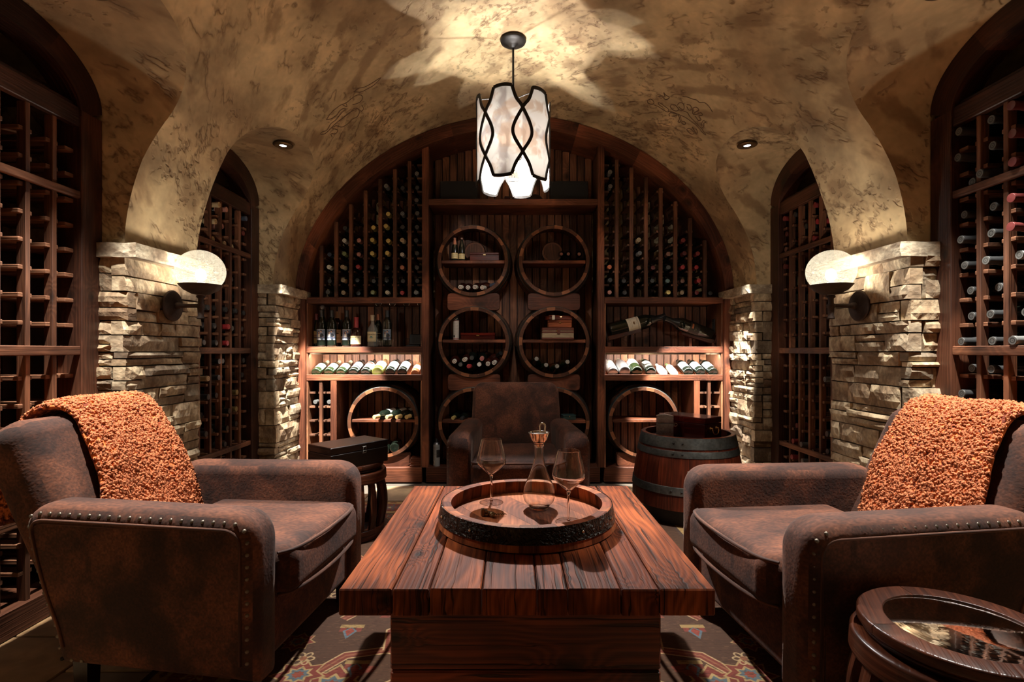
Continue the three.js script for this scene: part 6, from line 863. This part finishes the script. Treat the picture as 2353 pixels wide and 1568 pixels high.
// pendant lamp of iron strands and mica panels
{
  const cx = -0.012, cz = -2.98, o = thing('pendant_lamp', 'drum pendant lamp of looping black iron and marbled glass panels', 'pendant lamp', [cx, 0, cz]);
  const ceil = SPRING + 1.34; mesh('canopy', lathe([[0, 0], [0.070, 0], [0.074, -0.008], [0.070, -0.018], [0.050, -0.026], [0.034, -0.028], [0.022, -0.034], [0.012, -0.048], [0, -0.048]].reverse(), 48), M.iron, o, [0, ceil - 0.004, 0]);
  mesh('rod', new THREE.CylinderGeometry(0.0065, 0.0065, 0.56, 14), M.iron, o, [0, ceil - 0.04 - 0.28, 0]); for (let i = 0; i < 3; i++) { const a = 0.243 + Math.PI / 6 + i * 2.0944; mesh('spoke', tube([[0, 2.43, 0], [Math.sin(a) * 0.11, 2.425, Math.cos(a) * 0.11], [Math.sin(a) * 0.206, 2.408, Math.cos(a) * 0.206]], 0.0035, 20, 6), M.iron, o); }
  const yT = 2.411, yN1 = 2.295, yO = 2.170, yN2 = 2.061, yB = 1.940, RO = 0.208, node0 = 0.243, NN = 6;
  const ang = (i) => node0 + i * Math.PI / 3; // measured from +z towards +x
  const pt = (a, y, r = RO) => V(Math.sin(a) * r, y, Math.cos(a) * r);
  const offKeys = [[yT, 0.28], [yN1 + 0.05, 0.17], [yN1, 0], [yO, -0.255], [yN2, 0], [yN2 - 0.06, 0.17], [yB, 0.28]];
  const curve = new THREE.CatmullRomCurve3(offKeys.map(([y, a]) => V(a, y, 0)), false, 'catmullrom', 0.5); const offPts = curve.getPoints(60);
  function strap(list, w = 0.017, r0 = RO - 0.001, r1 = RO + 0.005) { const q = []; const L = [], Rr = []; for (let i = 0; i < list.length; i++) { const a = list[Math.max(0, i - 1)], b = list[Math.min(list.length - 1, i + 1)]; let dx = (b[0] - a[0]) * RO, dy = b[1] - a[1]; const l = Math.hypot(dx, dy) || 1; dx /= l; dy /= l; L.push([list[i][0] - dy * w / 2 / RO, list[i][1] + dx * w / 2]); Rr.push([list[i][0] + dy * w / 2 / RO, list[i][1] - dx * w / 2]); }
    const Pt = (c, r) => { const v = pt(c[0], c[1], r); return [v.x, v.y, v.z]; }; for (let i = 0; i + 1 < list.length; i++) { q.push([Pt(L[i], r1), Pt(L[i + 1], r1), Pt(Rr[i + 1], r1), Pt(Rr[i], r1)], [Pt(Rr[i], r0), Pt(Rr[i + 1], r0), Pt(L[i + 1], r0), Pt(L[i], r0)], [Pt(L[i], r0), Pt(L[i + 1], r0), Pt(L[i + 1], r1), Pt(L[i], r1)], [Pt(Rr[i], r1), Pt(Rr[i + 1], r1), Pt(Rr[i + 1], r0), Pt(Rr[i], r0)]); } return boxUV(polyGeo(q)); }
  for (let i = 0; i < NN; i++) { for (const e of [-1, 1]) mesh('iron_strand', strap(offPts.map((p) => [ang(i) + e * p.x, p.y])), M.iron, o);
    for (const [y, hump] of [[yT, 0.006], [yB, -0.006]]) { const a0 = ang(i) + 0.28, a1 = ang(i) + Math.PI / 3 - 0.28, l = []; for (let k = 0; k <= 10; k++) l.push([lerp(a0, a1, k / 10), y + hump * Math.sin(Math.PI * k / 10)]); mesh('iron_edge', strap(l), M.iron, o); } }
  // marbled glass panels between the strands
  const mica = phys({ map: micaMap, color: lin(0.54, 0.53, 0.51), roughness: 0.85, transmission: 0.14, thickness: 0, clearcoat: 0.25, clearcoatRoughness: 0.15 });
  const interp = (y, upper) => { const pts = upper ? offPts.filter((p) => p.y >= yN1) : offPts.filter((p) => p.y <= yN2); return pts; };
  const bound = (d, upper) => { d = Math.abs(d); const pts = interp(0, upper).slice().sort((a, b) => Math.abs(a.x) - Math.abs(b.x)); if (d >= 0.28) return upper ? yT : yB; for (let i = 1; i < pts.length; i++) if (Math.abs(pts[i].x) >= d) { const a = pts[i - 1], b = pts[i], t = (d - Math.abs(a.x)) / Math.max(1e-6, Math.abs(b.x) - Math.abs(a.x)); return lerp(a.y, b.y, clamp(t)); } return upper ? yT : yB; };
  // one sheet per panel is enough: a single curved skin, edges hidden under the straps
  function skin(cols, r, lo, hi) { const rows = 10, pos = [], uv = [], idx = []; cols.forEach((a) => { for (let j = 0; j <= rows; j++) { const y = lerp(lo(a), hi(a), j / rows), v = pt(a, y, r); pos.push(v.x, v.y, v.z); uv.push(a * r / 0.4, y / 0.4); } }); for (let i = 0; i + 1 < cols.length; i++) for (let j = 0; j < rows; j++) { const a = i * (rows + 1) + j, b = a + rows + 1; idx.push(a, b, a + 1, b, b + 1, a + 1); } const g = new THREE.BufferGeometry(); g.setAttribute('position', new THREE.Float32BufferAttribute(pos, 3)); g.setAttribute('uv', new THREE.Float32BufferAttribute(uv, 2)); g.setIndex(idx); g.computeVertexNormals(); return g; }
  for (let i = 0; i < NN; i++) {
    const a0 = ang(i), cols = []; for (let k = 0; k <= 28; k++) cols.push(a0 + Math.PI / 3 * k / 28); const d = (a) => Math.min(Math.abs(a - a0), Math.abs(a - a0 - Math.PI / 3));
    mesh('glass_panel', skin(cols, RO - 0.003, (a) => bound(d(a), false), (a) => bound(d(a), true)), mica, o);
  }
  mesh('hub', lathe([[0, 2.085], [0.010, 2.09], [0.018, 2.105], [0.012, 2.12], [0.008, 2.14], [0, 2.145]], 20), M.iron, o);
  const bulbs = [[0.004, 2.205, 0.7, 1.9], [0.060, 2.195, 2.3, 0.28], [0.060, 2.195, 5.2, 0.28]];
  for (const [r, y, a, power] of bulbs) { const x = Math.sin(a) * r, z = Math.cos(a) * r; mesh('lamp_arm', tube([[0, 2.11, 0], [x * 0.5, 2.095, z * 0.5], [x, 2.11, z], [x, 2.135, z]], 0.004, 20, 6), M.iron, o); mesh('socket', new THREE.CylinderGeometry(0.011, 0.011, 0.04, 16), M.white, o, [x, y - 0.047, z]); mesh('bulb', lathe([[0, -0.030], [0.010, -0.028], [0.0165, -0.010], [0.013, 0.012], [0.004, 0.030], [0, 0.033]], 18), bulbMat(WHITE, 30), o, [x, y, z]); pointLight(o, [x, y, z], WHITE, LEVEL.bulb * power, 0.25); }
  // one lamp hanging lower
  { const a = 0.9, r = 0.020, x = Math.sin(a) * r, z = Math.cos(a) * r - 0.01, y = 2.030; mesh('lamp_arm', tube([[0, 2.10, 0], [x * 0.6, 2.095, z * 0.6], [x, 2.09, z], [x, 2.08, z]], 0.004, 20, 6), M.iron, o); mesh('socket', new THREE.CylinderGeometry(0.011, 0.011, 0.03, 16), M.white, o, [x, 2.074, z]); mesh('bulb', lathe([[0, -0.033], [0.004, -0.030], [0.013, -0.012], [0.0165, 0.010], [0.010, 0.028], [0, 0.030]], 18), bulbMat(WHITE, 30), o, [x, y, z]); pointLight(o, [x, y, z], WHITE, LEVEL.lowBulb, 0.55); }
  // reflector lamp shining down out of the open bottom
  { const y = 1.950, z = 0.075; mesh('lamp_arm', new THREE.CylinderGeometry(0.004, 0.004, 0.12, 10), M.iron, o, [0, 2.055, z]); mesh('reflector', lathe([[0.012, 0.055], [0.020, 0.05], [0.032, 0.02], [0.036, 0.0], [0.0345, 0.0], [0.030, 0.02], [0.018, 0.048], [0.012, 0.052]], 28), M.silver, o, [0, y, z]); mesh('bulb', new THREE.CylinderGeometry(0.033, 0.030, 0.004, 28), bulbMat(WHITE, 3), o, [0, y + 0.004, z]);
    const L = new THREE.SpotLight(WHITE, LEVEL.down, 0, 0.72, 0.6, 2); L.castShadow = true; L.shadow.radius = 1.0; L.position.set(0, y - 0.004, z); o.add(L); L.target.position.set(0.02, 0, z + 1.70); L.target.name = 'aim'; o.add(L.target); }
}

renderer.render(scene, camera);
